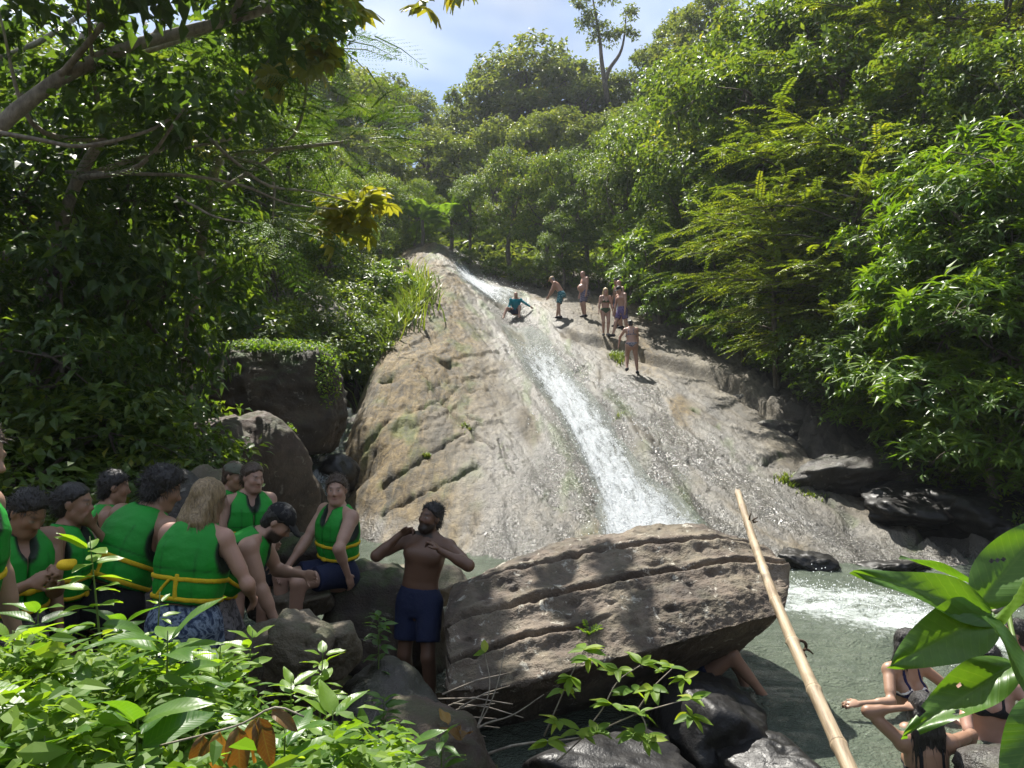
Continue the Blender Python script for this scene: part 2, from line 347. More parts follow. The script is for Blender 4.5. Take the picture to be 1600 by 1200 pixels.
def mat_setting():
    b = NB('slab'); v = b.obj((1, .32, .6)); vi = b.obj()
    wet = b.attr('wet'); och = b.attr('ochre'); alg = b.attr('algae')
    n1 = b.noise(v, 1.3, 5, .62, .8); n2 = b.noise(vi, 9, 5, .66, .3); n3 = b.noise(vi, 42, 2, .65); n4 = b.noise(v, 5.5, 4, .65, 1.2)
    c = b.ramp(n1, [(.28, (0.0680, 0.0560, 0.0384)), (.48, (0.1400, 0.1200, 0.0864)), (.70, (0.2320, 0.2080, 0.1600))])
    c = b.mix(b.math('MULTIPLY', och, .85), c, b.ramp(n4, [(.3, (0.0615, 0.0426, 0.0164)), (.5, (0.1517, 0.1050, 0.0410)), (.7, (0.2378, 0.1763, 0.0820))]))
    c = b.mix(.6, c, b.ramp(n4, [(.30, (.30, .28, .26)), (.56, (1.0, 1.0, 1.0))]), 'MULTIPLY')
    c = b.mix(.5, c, b.ramp(n2, [(.34, (.34, .32, .29)), (.56, (1.12, 1.12, 1.12))]), 'MULTIPLY')
    c = b.mix(b.math('MULTIPLY', wet, .8), c, b.mix(.6, c, (.13, .135, .135)))
    c = b.mix(b.math('MULTIPLY', b.attr('dark_rock_shade'), .85), c, b.ramp(n4, [(.3, (.022, .019, .016)), (.7, (.085, .074, .062))]))  # near-black tone: the rock's own darker colour plus painted tree shade
    c = b.mix(b.math('MULTIPLY', alg, .75), c, b.ramp(n3, [(.3, (.035, .065, .012)), (.7, (.12, .17, .03))]))
    c = b.mix(b.ramp(b.noise(vi, 2.6, 5, .7), [(.52, 0.0), (.68, .7)]), c, (.075, .066, .052))
    c = b.mix(b.ramp(b.noise(b.obj((1.6, .18, .3)), 2.2, 5, .65, .5), [(.50, 0.0), (.66, .78)]), c, (.042, .038, .028))
    r = b.mix(wet, b.ramp(n2, [(.3, .66), (.7, .86)]), b.ramp(n2, [(.3, .16), (.7, .36)]))
    h = b.math('ADD', b.math('MULTIPLY', n2, .7), b.math('MULTIPLY', n3, .35))
    sp = b.n('MapRange', Value=wet); sp.inputs['To Min'].default_value = .3; sp.inputs['To Max'].default_value = 1.0
    nw = b.noise(b.obj((1, .6, .8)), 15, 3, .7, .6); wb = b.n('Bump', Height=nw); wb.inputs['Distance'].default_value = .16; b.l(wet, wb.inputs['Strength'])
    b.done(b.pbsdf(c, r, b.bump(h, .95, .07, wb.outputs[0]), sp.outputs[0]))

    b = NB('soil'); v = b.obj()
    n1 = b.noise(v, 1.1, 7, .65); n2 = b.noise(v, 14, 6, .7)
    c = b.ramp(n1, [(.3, (.022, .02, .012)), (.5, (.06, .045, .026)), (.7, (.05, .06, .02))])
    c = b.mix(.6, c, b.ramp(n2, [(.3, (.3, .3, .3)), (.7, (1.3, 1.2, 1.0))]), 'MULTIPLY')
    b.done(b.pbsdf(c, .95, b.bump(n2, .9, .06), .15))

    b = NB('pool_water'); v = b.obj(); foam = b.attr('foam')
    n1 = b.noise(v, 2.2, 4, .5, .6); n2 = b.noise(v, 9, 6, .6, .8); n3 = b.noise(v, 34, 3, .6)
    fm = b.math('ADD', foam, b.math('MULTIPLY', b.math('SUBTRACT', n2, .5), 1.5))
    fm = b.ramp(b.math('ADD', fm, b.math('MULTIPLY', b.math('SUBTRACT', n3, .5), .6)), [(.45, 0.0), (1.15, 1.0)])
    fm = b.math('MULTIPLY', fm, b.ramp(foam, [(.05, 0.0), (.3, 1.0)]))
    c = b.ramp(n1, [(.3, (.14, .175, .13)), (.7, (.22, .26, .195))])
    tint = b.mix(b.math('MULTIPLY', foam, .55), c, (.32, .36, .31))
    nrm = b.bump(b.math('ADD', b.math('MULTIPLY', n2, .75), b.math('MULTIPLY', n3, .5)), 1.0, .13)
    body = b.pbsdf(tint, .06, nrm, .5, IOR=1.33)
    tr = b.n('BsdfRefraction', Color=(.75, .85, .78, 1), Roughness=.02, IOR=1.33); b.l(nrm, tr.inputs['Normal'])
    s1 = b.n('MixShader'); s1.inputs[0].default_value = .30; b.l(body, s1.inputs[1]); b.l(tr.outputs[0], s1.inputs[2])
    fo = b.pbsdf((0.4760, 0.5185, 0.5100), .55, b.bump(n3, .9, .05), .4)
    s2 = b.n('MixShader'); b.l(b.math('MULTIPLY', fm, .92), s2.inputs[0]); b.l(s1.outputs[0], s2.inputs[1]); b.l(fo, s2.inputs[2])
    b.done(s2.outputs[0])

    b = NB('white_water'); foam = b.attr('foam'); st = b.n('Attribute', attribute_name='flow').outputs['Vector']
    mpn = b.n('Mapping', Vector=st); mpn.inputs['Scale'].default_value = (7, 1.4, 1)
    n1 = b.noise(mpn.outputs[0], 1.0, 8, .68, 1.0); vi = b.obj(); n2 = b.noise(vi, 26, 5, .7, .4)
    a = b.math('ADD', foam, b.math('MULTIPLY', b.math('SUBTRACT', n1, .5), 1.9))
    a = b.math('ADD', a, b.math('MULTIPLY', b.math('SUBTRACT', n2, .5), 1.1))
    a = b.ramp(a, [(.30, 0.0), (.80, 1.0)])
    nrm = b.bump(b.math('ADD', n1, b.math('MULTIPLY', n2, .8)), 1.0, .10)
    fo = b.pbsdf((0.5100, 0.5440, 0.5695), .45, nrm, .5)
    gl = b.pbsdf((.5, .55, .5), .06, nrm, .5, IOR=1.33)
    tp = b.n('BsdfTransparent', Color=(.93, .95, .94, 1))
    fr = b.n('MixShader'); fr.inputs[0].default_value = .78; b.l(gl, fr.inputs[1]); b.l(tp.outputs[0], fr.inputs[2])
    s2 = b.n('MixShader'); b.l(a, s2.inputs[0]); b.l(fr.outputs[0], s2.inputs[1]); b.l(fo, s2.inputs[2])
    b.done(s2.outputs[0])

    b = NB('droplet'); b.done(b.pbsdf((.86, .88, .9), .2, None, .6))
    rock_mat('boulder_dark', (0.0204, 0.0163, 0.0122), (0.0578, 0.0449, 0.0340), (0.1122, 0.0850, 0.0612), moss=.8, lichen=.35)
    rock_mat('boulder_brown', (0.0340, 0.0238, 0.0177), (0.0884, 0.0612, 0.0476), (0.1360, 0.1020, 0.0816), moss=.35, lichen=.25)
    rock_mat('boulder_pale', (0.0748, 0.0612, 0.0408), (0.1632, 0.1360, 0.0986), (0.2448, 0.2108, 0.1564), moss=.35, lichen=.2)
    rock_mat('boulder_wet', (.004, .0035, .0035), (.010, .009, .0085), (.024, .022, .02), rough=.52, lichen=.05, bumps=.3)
    rock_mat('layered_rock', (0.0527, 0.0425, 0.0340), (0.1445, 0.1122, 0.0850), (0.2635, 0.2142, 0.1615), moss=.14, lichen=.85, scale=1.3)
    rock_mat('boulder_grey', (0.0238, 0.0204, 0.0177), (0.0578, 0.0510, 0.0442), (0.1156, 0.1054, 0.0918), moss=.15, lichen=.3, rough=.6)
mat_setting()

# hillside ground, one sheet out to the far ridge
gx = np.concatenate([np.linspace(-400, -40, 20), np.linspace(-38, -9, 40), np.linspace(-8.6, 11, 100), np.linspace(11.5, 40, 40), np.linspace(45, 400, 20)])
gy = np.concatenate([np.linspace(-120, -6, 16), np.linspace(-5, 14, 100), np.linspace(14.4, 45, 60), np.linspace(46, 120, 40), np.linspace(126, 500, 20)])
GX, GY = np.meshgrid(gx, gy)
hl = link('hillside_ground', mesh_np('hillside_ground', np.stack([GX.ravel(), GY.ravel(), ground_z(GX, GY).ravel()], 1), grid_faces(len(gx), len(gy))), MATS['soil'])
structure(hl)
build_slab()

# ---------------------------------------------------------------- water
def build_pool():
    xs = np.linspace(-8, 10, 270); ys = np.linspace(2.8, 14.8, 190); X, Y = np.meshgrid(xs, ys); x = X.ravel(); y = Y.ravel()
    p = np.stack([x, y, 0*x], 1)
    def blob(cx, cy, rx, ry, ang=0):
        c, s = math.cos(ang), math.sin(ang); u = (x-cx)*c+(y-cy)*s; w_ = -(x-cx)*s+(y-cy)*c
        return np.exp(-((u/rx)**2+(w_/ry)**2))
    foam = .95*blob(4.1, 9.4, 1.7, .95, -.35)+.9*blob(2.5, 11.2, 1.3, .9)+.75*blob(4.8, 8.2, 1.4, .6, -.5)+.35*blob(5.9, 7.2, 1.8, .9, -.3)
    foam += .45*blob(6.3, 10.6, 1.6, .5, -.1)+.25*blob(4.2, 7.0, 1.4, 1.0)+.3*blob(-4.9, 14.2, .7, .8)
    foam = np.clip(foam*(.72+.75*fbm(p*np.array([.9, 1.6, 1])+3, 3)), 0, 1)
    turb = .15+.9*foam
    z = .034*fbm(p*np.array([1.1, 1.9, 1]), 3)+.016*fbm(p*np.array([3.2, 4.6, 1])+7, 2)+.065*turb*fbm(p*2.6, 4, .6)+.02*turb*ridged(p*5.5, 3)-.02*turb
    return structure(link('pool_water', mesh_np('pool_water', np.stack([x, y, z], 1), grid_faces(270, 190), dict(foam=foam)), MATS['pool_water']))
build_pool()

def build_fall(name, ctrl, widths, nu, nv, lift, seed, foam_fn, zfun=slab_base, lump=.09):
    c = bez(ctrl, nv-1)[:nv]; nv = len(c); t = np.linspace(0, 1, nv); W = np.interp(t, *zip(*widths))
    T = np.gradient(c, axis=0); T /= np.linalg.norm(T, axis=1)[:, None]; S = np.stack([T[:, 1], -T[:, 0]], 1)
    u = np.linspace(-1, 1, nu); X = c[:, None, 0]+S[:, None, 0]*u[None]*W[:, None]; Y = c[:, None, 1]+S[:, None, 1]*u[None]*W[:, None]
    x = X.ravel(); y = Y.ravel(); uu = np.tile(u, nv); vv = np.repeat(t, nu)
    L = np.concatenate([[0], np.cumsum(np.linalg.norm(np.diff(c, axis=0), axis=1))]); ll = np.repeat(L, nu)
    z = zfun(x, y)
    f = foam_fn(uu, vv)
    lumps = fbm(np.stack([uu*3.2, ll*1.6, 0*uu+seed], 1), 4, .62)
    z = z+lift*(1-uu**2)+.02+f*lump*(lumps+.35)+.05*(f)*np.abs(fbm(np.stack([uu*9, ll*4.5, 0*uu+seed], 1), 3))
    z = np.where(np.abs(uu) > .93, z-.16, z)
    me = mesh_np(name, np.stack([x, y, z], 1), grid_faces(nu, nv), dict(foam=f, flow=np.stack([uu*np.repeat(W, nu), ll, 0*uu], 1)))
    return link(name, me, MATS['white_water'])
# main slide: from the lip by the crouching man down behind the layered rock
ys_ = np.array([28.0, 26.8, 25, 22.5, 20.5, 18.2, 16.2, 14.6, 13.2, 12.2, 11.2])
ctl = np.stack([ip(ys_, CH), ys_], 1)
def foam_main(u, v):
    base = np.interp(v, [0, .14, .25, .36, .6, .8, 1], [.0, .04, .50, .74, .72, .86, .95])
    edge = 1-np.abs(u)**2.4
    return np.clip(base*edge+.25*np.exp(-((u-.55)/.3)**2)*np.interp(v, [.3, .5, .8], [0, 1, .5])-.25*smooth(.55, 1, np.abs(u)), 0, 1)
structure(build_fall('waterfall', ctl, [(0, .75), (.12, .8), (.3, .72), (.45, .66), (.58, .58), (.70, .62), (.82, .95), (1, 1.5)], 80, 420, .14, 3, foam_main))
ys2 = np.array([38.5, 37, 35.6, 34.4, 33.2, 32.0]); ctl2 = np.stack([ip(ys2, CH), ys2], 1)
structure(build_fall('upper_cascade', ctl2, [(0, .4), (.3, .75), (.65, 1.25), (1, 1.3)], 60, 160, .10, 9,
    lambda u, v: np.clip(np.interp(v, [0, .2, .5, 1], [.3, .7, 1.0, .2])*(1-np.abs(u)**2.5), 0, 1)))
# small cascade in the gully left of the slab
g0 = [P(533, 640, 18.6), P(515, 668, 17.6), P(508, 700, 16.6), P(488, 722, 15.8), P(483, 752, 14.9), P(476, 790, 14.0)]
gq = np.array(g0); gz_y = gq[::-1, 1]; gz_z = gq[::-1, 2]
structure(build_fall('gully_cascade', gq[:, :2], [(0, .30), (.4, .42), (.7, .5), (1, .7)], 44, 160, .05, 5,
    lambda u, v: np.clip(.36*(1-np.abs(u)**2.5)+.22*np.sin(v*17)*(1-u*u), 0, 1), zfun=lambda x, y: np.interp(y, gz_y, gz_z), lump=.12))
# gully bed below that cascade
gb = np.linspace(13.2, 20, 60); gu = np.linspace(-1.0, .75, 40); GU, GBY = np.meshgrid(gu, gb)
gxc = np.interp(GBY, gq[::-1, 1], gq[::-1, 0]); gzz = np.interp(GBY, gz_y, gz_z)
gp = np.stack([(gxc+GU).ravel(), GBY.ravel(), 0*GU.ravel()], 1)
gzz = (gzz-.13).ravel()+.10*ridged(gp*1.8, 4)-.13+.25*np.maximum(0, np.abs(GU.ravel())-.4)-.9*smooth(.55, .75, GU.ravel())
structure(link('gully_bed', mesh_np('gully_bed', np.stack([gp[:, 0], gp[:, 1], gzz], 1), grid_faces(40, 60)), MATS['boulder_dark']))
# spray: loose drops flung off the fall and the churning pool
def spray():
    rs = np.random.RandomState(4); pts = []; r = []
    yy = rs.uniform(11.6, 25, 1600); xx = ip(yy, CH)+rs.normal(0, .55, 1600); zz = slab_base(xx, yy)+.16+np.abs(rs.normal(0, .09, 1600))
    pts.append(np.stack([xx, yy, zz], 1)); r.append(rs.uniform(.006, .017, 1600))
    n = 900; xx = rs.normal(4.1, 1.0, n); yy = rs.normal(9.4, .55, n)-.3*(xx-4.1); pts.append(np.stack([xx, yy, .03+np.abs(rs.normal(0, .07, n))], 1)); r.append(rs.uniform(.004, .011, n))
    n = 900; yy = rs.uniform(32, 36.5, n); xx = ip(yy, CH)+rs.normal(0, .6, n); pts.append(np.stack([xx, yy, slab_base(xx, yy)+.15+np.abs(rs.normal(0, .14, n))], 1)); r.append(rs.uniform(.006, .016, n))
    pts = np.concatenate(pts); r = np.concatenate(r)
    oc = np.array([[1, 0, 0], [-1, 0, 0], [0, 1, 0], [0, -1, 0], [0, 0, 1], [0, 0, -1]], float)
    fc = np.array([[0, 2, 4], [2, 1, 4], [1, 3, 4], [3, 0, 4], [2, 0, 5], [1, 2, 5], [3, 1, 5], [0, 3, 5]])
    V = (pts[:, None]+oc[None]*r[:, None, None]).reshape(-1, 3); Fc = (fc[None]+6*np.arange(len(pts))[:, None, None]).reshape(-1, 3)
    o = link('water_spray', mesh_np('water_spray', V, Fc), MATS['droplet']); o['kind'] = 'stuff'
    tag(o, 'white drops of spray flying off the waterfall and pool', 'spray')
spray()

# ---------------------------------------------------------------- boulders
import bmesh
_bm = bmesh.new(); bmesh.ops.create_icosphere(_bm, subdivisions=6, radius=1.0)
ICO_V = np.array([v.co[:] for v in _bm.verts]); ICO_F = np.array([[v.index for v in f.verts] for f in _bm.faces]); _bm.free()
_bm = bmesh.new(); bmesh.ops.create_icosphere(_bm, subdivisions=4, radius=1.0)
ICO4_V = np.array([v.co[:] for v in _bm.verts]); ICO4_F = np.array([[v.index for v in f.verts] for f in _bm.faces]); _bm.free()
_bm = bmesh.new(); bmesh.ops.create_icosphere(_bm, subdivisions=5, radius=1.0)
ICO5_V = np.array([v.co[:] for v in _bm.verts]); ICO5_F = np.array([[v.index for v in f.verts] for f in _bm.faces]); _bm.free()
def boulder(label, c, r, mat, seed, rot=(0, 0, 0), box=.35, amp=.16, holes=0, fine=.02, big=False, flat_top=None):
    V, Fc = (ICO_V, ICO_F) if big else ((ICO4_V, ICO4_F) if c[1] > 13 and max(r) < 1.1 else (ICO5_V, ICO5_F)); V = V.copy()
    q = 2+box*6; k = (np.abs(V)**q).sum(1)**(-1/q); V = V*(k[:, None])            # towards a rounded block
    s = seed*13.7
    n = fbm(V*1.1+s, 4, .5); m = ridged(V*2.3+s, 4, .5)
    d = 1+amp*1.3*n+amp*.35*(m-1.4)
    for pl in range(5):                                                        # broken facets
        rs = np.random.RandomState(seed*31+pl); nn = rs.normal(size=3); nn /= np.linalg.norm(nn); h = rs.uniform(.72, .95)
        pr = V@nn*d; ov = np.maximum(0, pr-h); d = d-ov*.75
    V = V*d[:, None]*np.asarray(r)
    R = np.array(Euler([math.radians(a) for a in rot]).to_matrix()); V = V@R.T
    nn = V/np.linalg.norm(V, axis=1)[:, None]
    V = V+nn*(fine*fbm(V*7+s, 4, .6))[:, None]
    if holes:
        rs = np.random.RandomState(seed)
        for _ in range(holes):
            h = V[rs.randint(len(V))]; dd = np.linalg.norm(V-h, axis=1); V = V-nn*(.05*np.exp(-(dd/rs.uniform(.02, .05))**2))[:, None]
    if flat_top is not None:
        V[:, 2] = np.where(V[:, 2] > flat_top, flat_top+(V[:, 2]-flat_top)*.2, V[:, 2])
    o = link('boulder', mesh_np('boulder', V, Fc), MATS[mat], loc=tuple(c))
    return tag(o, label, 'boulder', 'boulders around the pool')
boulder('largest dark overhanging boulder at left with moss and creepers on top', P(398, 634, 15.6), (1.85, 1.5, 1.30), 'boulder_dark', 3, (0, 4, 4), .35, .11, big=True, fine=.05)
boulder('rounded reddish brown boulder behind the man in the grey cap', P(388, 752, 12.2), (1.02, 1.0, 1.12), 'boulder_brown', 5, (5, -8, 20), .25, .13, big=True)
boulder('sunlit pale orange boulder high in the gully, left of the slab', P(485, 510, 23.5), (1.5, 1.4, 1.0), 'boulder_pale', 8, (0, 25, 0), .3, .15)
boulder('dark boulder wedged in the gully beside the small cascade', P(468, 790, 13.3), (.42, .5, .45), 'boulder_wet', 9, (0, 0, 20), .3, .2)
boulder('wet black stone in the middle of the small cascade', P(523, 672, 18.2), (.22, .28, .2), 'boulder_wet', 10, (0, 0, 40), .3, .2)
boulder('black wet rock below the cascade at the slab foot', P(530, 742, 15.6), (.36, .5, .4), 'boulder_wet', 11, (0, 10, 0), .3, .25)
boulder('mossy dark boulder the seated man in green vest sits on', P(588, 990, 6.62), (.46, .45, .56), 'boulder_dark', 12, (0, 12, 10), .4, .16)
boulder('low dark boulder beside the seat rock, behind the bearded man', P(622, 1000, 7.0), (.42, .4, .5), 'boulder_dark', 13, (0, 0, -20), .4, .16)
boulder('dark rounded boulder beside the pool below the bending man', P(455, 895, 7.2), (.44, .42, .42), 'boulder_dark', 14, (0, 5, 0), .3, .16)
boulder('flat sunlit cream rock by the seated man\'s bare foot', P(464, 936, 6.25), (.27, .26, .13), 'boulder_pale', 15, (18, -14, 15), .8, .12)
boulder('pale flat rock at the pool edge behind the bearded man', P(640, 912, 8.0), (.60, .5, .2), 'boulder_pale', 16, (0, -4, 10), .6, .14)
boulder('long smooth grey boulder with small holes under the bending man\'s hand', P(438, 1036, 4.75), (.31, .32, .27), 'boulder_pale', 17, (0, -14, 12), .2, .12, holes=5)
boulder('pitted pale boulder, lowest of the three rounded stones', P(462, 1022, 4.45), (.20, .2, .22), 'boulder_pale', 18, (0, 20, 0), .3, .16, holes=9)
boulder('rounded pale boulder, right of the three stones at centre left', P(525, 1010, 4.6), (.16, .2, .17), 'boulder_pale', 19, (0, 15, 0), .25, .16, holes=3)
boulder('sloping moss covered rock below the bearded man', P(615, 1165, 4.6), (.40, .5, .36), 'boulder_grey', 20, (0, 34, 10), .3, .2)
boulder('grey stones heaped behind the blonde woman\'s head', P(285, 890, 6.6), (.36, .34, .75), 'boulder_grey', 21, (0, 0, 0), .35, .24)
boulder('mossy stone on top of the heap behind the blonde woman', P(318, 800, 7.2), (.34, .34, .42), 'boulder_pale', 22, (0, 8, 0), .35, .2)
boulder('black wet rock in the shade under the layered rock\'s right end', P(1095, 1150, 5.3), (.38, .5, .36), 'boulder_wet', 23, (0, 15, 0), .4, .18)
boulder('low wet rock awash at the pool\'s near edge', P(1215, 1222, 4.75), (.36, .36, .22), 'boulder_wet', 24, (0, 6, 0), .3, .2, big=True, fine=.006)
boulder('black rock at the bottom edge below the sapling', P(950, 1215, 4.75), (.55, .35, .22), 'boulder_wet', 25, (0, 4, 0), .4, .18, fine=.008)
boulder('pitted wet grey rock at the bottom right corner', P(1625, 1240, 4.6), (.36, .4, .20), 'boulder_grey', 26, (0, -8, 0), .3, .22, holes=8)
boulder('brown earthy rock under the dead leaves at bottom centre', P(672, 1200, 3.7), (.30, .4, .22), 'boulder_brown', 27, (0, 14, 0), .3, .2)
for i, (px, py, D, r, mt, lb) in enumerate([
    (1335, 742, 14.8, (1.25, 1.0, .42), 'boulder_grey', 'big grey boulder in leaf shade right of the slab, highest of the dark ones'),
    (1230, 676, 18.0, (.85, .7, .30), 'boulder_grey', 'jagged dark boulder below the ledge where the shade begins'),
    (1165, 632, 20.5, (.75, .6, .24), 'boulder_grey', 'square broken block at the right end of the ledge'),
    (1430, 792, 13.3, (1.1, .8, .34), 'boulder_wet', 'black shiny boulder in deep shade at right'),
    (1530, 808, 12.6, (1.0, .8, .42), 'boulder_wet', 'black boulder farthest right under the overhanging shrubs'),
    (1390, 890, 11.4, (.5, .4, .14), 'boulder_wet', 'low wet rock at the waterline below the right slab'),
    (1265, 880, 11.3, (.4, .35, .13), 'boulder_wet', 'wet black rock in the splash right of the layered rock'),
    (1480, 705, 15.0, (.9, .8, .6), 'boulder_grey', 'dim boulder half hidden under the sunlit shrub at right'),
    (1190, 590, 23.5, (.5, .5, .26), 'boulder_grey', 'flat broken stone at the foot of the shrubs above the ledge')]):
    boulder(lb, P(px, py, D), r, mt, 40+i, (0, 10*((i % 3)-1), 25*i), .45, .24, fine=.05)

# the big layered boulder in the middle: a block of four strata, its long face tilted towards the camera
def layered_rock():
    def c3(pts): return bez(np.array([P(*q) for q in pts]), 60)
    def rs_(c, n):
        s = np.concatenate([[0], np.cumsum(np.linalg.norm(np.diff(c, axis=0), axis=1))]); t = np.linspace(0, s[-1], n)
        return np.stack([np.interp(t, s, c[:, k]) for k in range(3)], 1)
    U = 230
    rows = [
     ([(735, 1165, 6.3), (850, 1170, 6.6), (950, 1140, 6.9), (1060, 1090, 7.2), (1130, 1040, 7.3)], -1),      # under the overhang
     ([(708, 1120, 5.15), (800, 1105, 5.3), (900, 1085, 5.6), (1040, 1050, 5.9), (1160, 1010, 6.2)], -1),
     ([(700, 1080, 5.05), (789, 1073, 5.05), (883, 1048, 5.1), (955, 1030, 5.18), (1028, 1012, 5.28), (1090, 994, 5.38), (1155, 976, 5.5), (1216, 960, 5.62)], 0),   # lip
     ([(704, 1040, 5.22), (774, 1014, 5.35), (825, 998, 5.38), (897, 988, 5.42), (960, 962, 5.5), (1050, 946, 5.55), (1140, 930, 5.65), (1222, 925, 5.85)], 1),      # third joint
     ([(704, 985, 5.55), (731, 963, 5.6), (818, 944, 5.66), (883, 929, 5.72), (970, 911, 5.8), (1017, 901, 5.86), (1071, 890, 5.93), (1133, 879, 6.0), (1218, 884, 6.12)], 2), # second joint
     ([(706, 925, 5.95), (745, 905, 6.0), (800, 892, 6.05), (872, 879, 6.1), (934, 862, 6.18), (1042, 851, 6.26), (1110, 845, 6.34), (1160, 848, 6.4), (1195, 858, 6.42)], 3), # first joint
     ([(712, 912, 6.2), (749, 897, 6.3), (800, 874, 6.4), (861, 850, 6.5), (912, 838, 6.55), (970, 831, 6.6), (1006, 821, 6.7), (1089, 816, 6.8), (1130, 832, 6.8), (1176, 848, 6.75)], 9), # top edge
     ([(725, 925, 6.7), (850, 870, 7.1), (1000, 845, 7.4), (1100, 840, 7.5), (1170, 860, 7.3)], -1),
     ([(740, 1010, 7.0), (900, 1000, 7.5), (1050, 980, 7.8), (1150, 950, 7.6)], -1)]
    C = [rs_(c3(r[0]), U) for r in rows]; per = [14, 18, 60, 60, 60, 48, 26, 12]
    V = []; tr = []
    for k in range(len(C)-1):
        t = np.linspace(0, 1, per[k], endpoint=(k == len(C)-2))
        for tt in t:
            V.append(C[k]*(1-tt)+C[k+1]*tt); tr.append(k+tt)
    nv = len(V); V = np.array(V); T = np.repeat(np.array(tr), U)
    x = V.reshape(-1, 3); un = np.tile(np.linspace(0, 1, U), nv)
    du = np.gradient(V, axis=1); dv = np.gradient(V, axis=0); Nn = np.cross(du, dv); Nn /= np.linalg.norm(Nn, axis=2)[..., None]+1e-9
    Nn = Nn.reshape(-1, 3)
    big = fbm(x*1.7, 3); fine = fbm(x*9, 5, .62); rid = ridged(x*4, 4, .55)
    d = .045*big+.018*fine+.012*(rid-1.4)
    wob = .03*fbm(np.stack([un*6, T*0, T*0], 1), 3)
    for j, (str_, lo, hi) in {3: (.85, -.2, .42), 4: (1.25, -.2, 1.3), 5: (1.0, .05, 1.2)}.items():   # joints recessed; each stratum bulges proud above them
        s = T-(j+wob)
        m = smooth(lo-.1, lo+.15, un)*smooth(hi+.1, hi-.15, un)
        gap = .7+.7*fbm(np.stack([un*6+j, 0*un, 0*un], 1), 3)
        d = d-str_*.16*np.clip(gap, .12, 1.5)*m*np.exp(-((s-.045)/.062)**2)
        d = d+.035*m*np.exp(-((s+.11)/.14)**2)+.03*m*smooth(.05, .12, s)*smooth(.4, .15, s)
    # pits
    rs = np.random.RandomState(2)
    for _ in range(70):
        h = x[rs.randint(len(x))]; dd = np.linalg.norm((x-h)*np.array([.6, 1, 1]), axis=1); d = d-.03*np.exp(-(dd/rs.uniform(.012, .035))**2)
    x = x+Nn*d[:, None]
    # close both ends with a fan that bulges out
    fs = [grid_faces(U, nv)]
    for e, uo in ((0, -1), (U-1, 1)):
        ring = np.arange(nv)*U+e; base = x[ring]; cen = base.mean(0); prev = ring
        for kk, (f, out) in enumerate(((.88, .10), (.6, .2), (.25, .26), (.0, .28))):
            new = cen+(base-cen)*f+np.array([uo*out*(.55 if uo > 0 else .25), 0, 0])
            new = new+.05*fbm(new*3.0, 3)[:, None]
            idx = len(x)+np.arange(nv); x = np.concatenate([x, new])
            q = np.stack([prev[:-1], prev[1:], idx[1:], idx[:-1]], 1); fs.append(q if uo < 0 else q[:, ::-1]); prev = idx
    o = link('layered_boulder', mesh_np('layered_boulder', x, np.concatenate(fs)), MATS['layered_rock'])
    return tag(o, 'huge brown layered boulder with dark joints, the bearded man leans on it', 'boulder')
layered_rock()

# ---------------------------------------------------------------- bamboo pole
def bamboo():
    b = NB('bamboo'); v = b.obj((1, 1, 1)); st = b.obj((14, 14, 1.2))
    n = b.noise(st, 3, 6, .6); n2 = b.noise(v, 5, 5, .6)
    c = b.ramp(n, [(.3, (.12, .085, .05)), (.5, (.27, .205, .13)), (.72, (.40, .33, .22))])
    c = b.mix(b.ramp(n2, [(.55, 0.0), (.7, .7)]), c, (.07, .05, .03))
    b.done(b.pbsdf(c, .6, b.bump(n, .5, .01), .4))
    b = NB('bamboo_dark'); b.done(b.pbsdf((.07, .045, .028), .8, None, .2))
    A = P(1150, 768, 5.9); B = P(1345, 1250, 2.75)
    root = empty('bamboo_pole', tuple(B)); tag(root, 'long dry bamboo pole leaning across the layered rock', 'pole')
    ax = A-B; L = np.linalg.norm(ax); q = Vector(ax/L).to_track_quat('Z', 'Y').to_matrix(); root.rotation_euler = q.to_euler()
    nodes = [0, .26, .62, 1.02, 1.45, 1.86, 2.25, 2.62, 2.95, 3.25, 3.5, L*1.0]
    nodes = [n for n in nodes if n < L-.05]+[L]
    for i in range(len(nodes)-1):
        z0, z1 = nodes[i], nodes[i+1]; r0 = .031-.0028*z0*.6; bend = lambda z: np.array([.035*math.sin(z*1.1), .03*math.sin(z*.8+1), z])
        zz = np.array([z0, z0+.012, z0+.03, (z0+z1)/2, z1-.03, z1-.012, z1]); rr = r0*np.array([1.13, 1.10, .99, .965, .99, 1.10, 1.13])
        last = i == len(nodes)-2
        V, fs = tube(np.array([bend(z) for z in zz]), rr, 14, cap=not last)
        if last:                                           # split, open top
            k = np.arange(len(V)) // 14; ang = np.arange(len(V)) % 14
            V[:, 2] += np.where(k >= 4, .05*np.sin(ang*2.1), 0)
            keep = np.array([not (f.min() // 14 >= 2 and (f % 14).min() in (3, 4, 8)) for f in fs[0]]); fs = [fs[0][keep]]
        seg = link('segment', mesh_np('segment', V, fs), MATS['bamboo'], root)
    rs = np.random.RandomState(3)
    for z in (1.02, 2.62):                                 # ragged side shoots at the nodes
        for k in range(3):
            a = rs.uniform(0, 6.28); o = np.array([.03*math.cos(a), .03*math.sin(a), z]); d = np.array([math.cos(a), math.sin(a), rs.uniform(-.5, .6)])
            V, fs = tube(np.array([o, o+d*.02, o+d*.045+rs.normal(0, .008, 3)]), [.008, .006, .003], 6)
            link('side_shoot', mesh_np('side_shoot', V, fs), MATS['bamboo_dark'], root)
    V, fs = tube(np.array([[.02*math.cos(a), .02*math.sin(a), 1.015+.005*a] for a in np.linspace(0, 7, 26)])*np.array([1.8, 1.8, 1]), .008, 6)
    link('wrapped_husk', mesh_np('wrapped_husk', V, fs), MATS['bamboo_dark'], root)
bamboo()
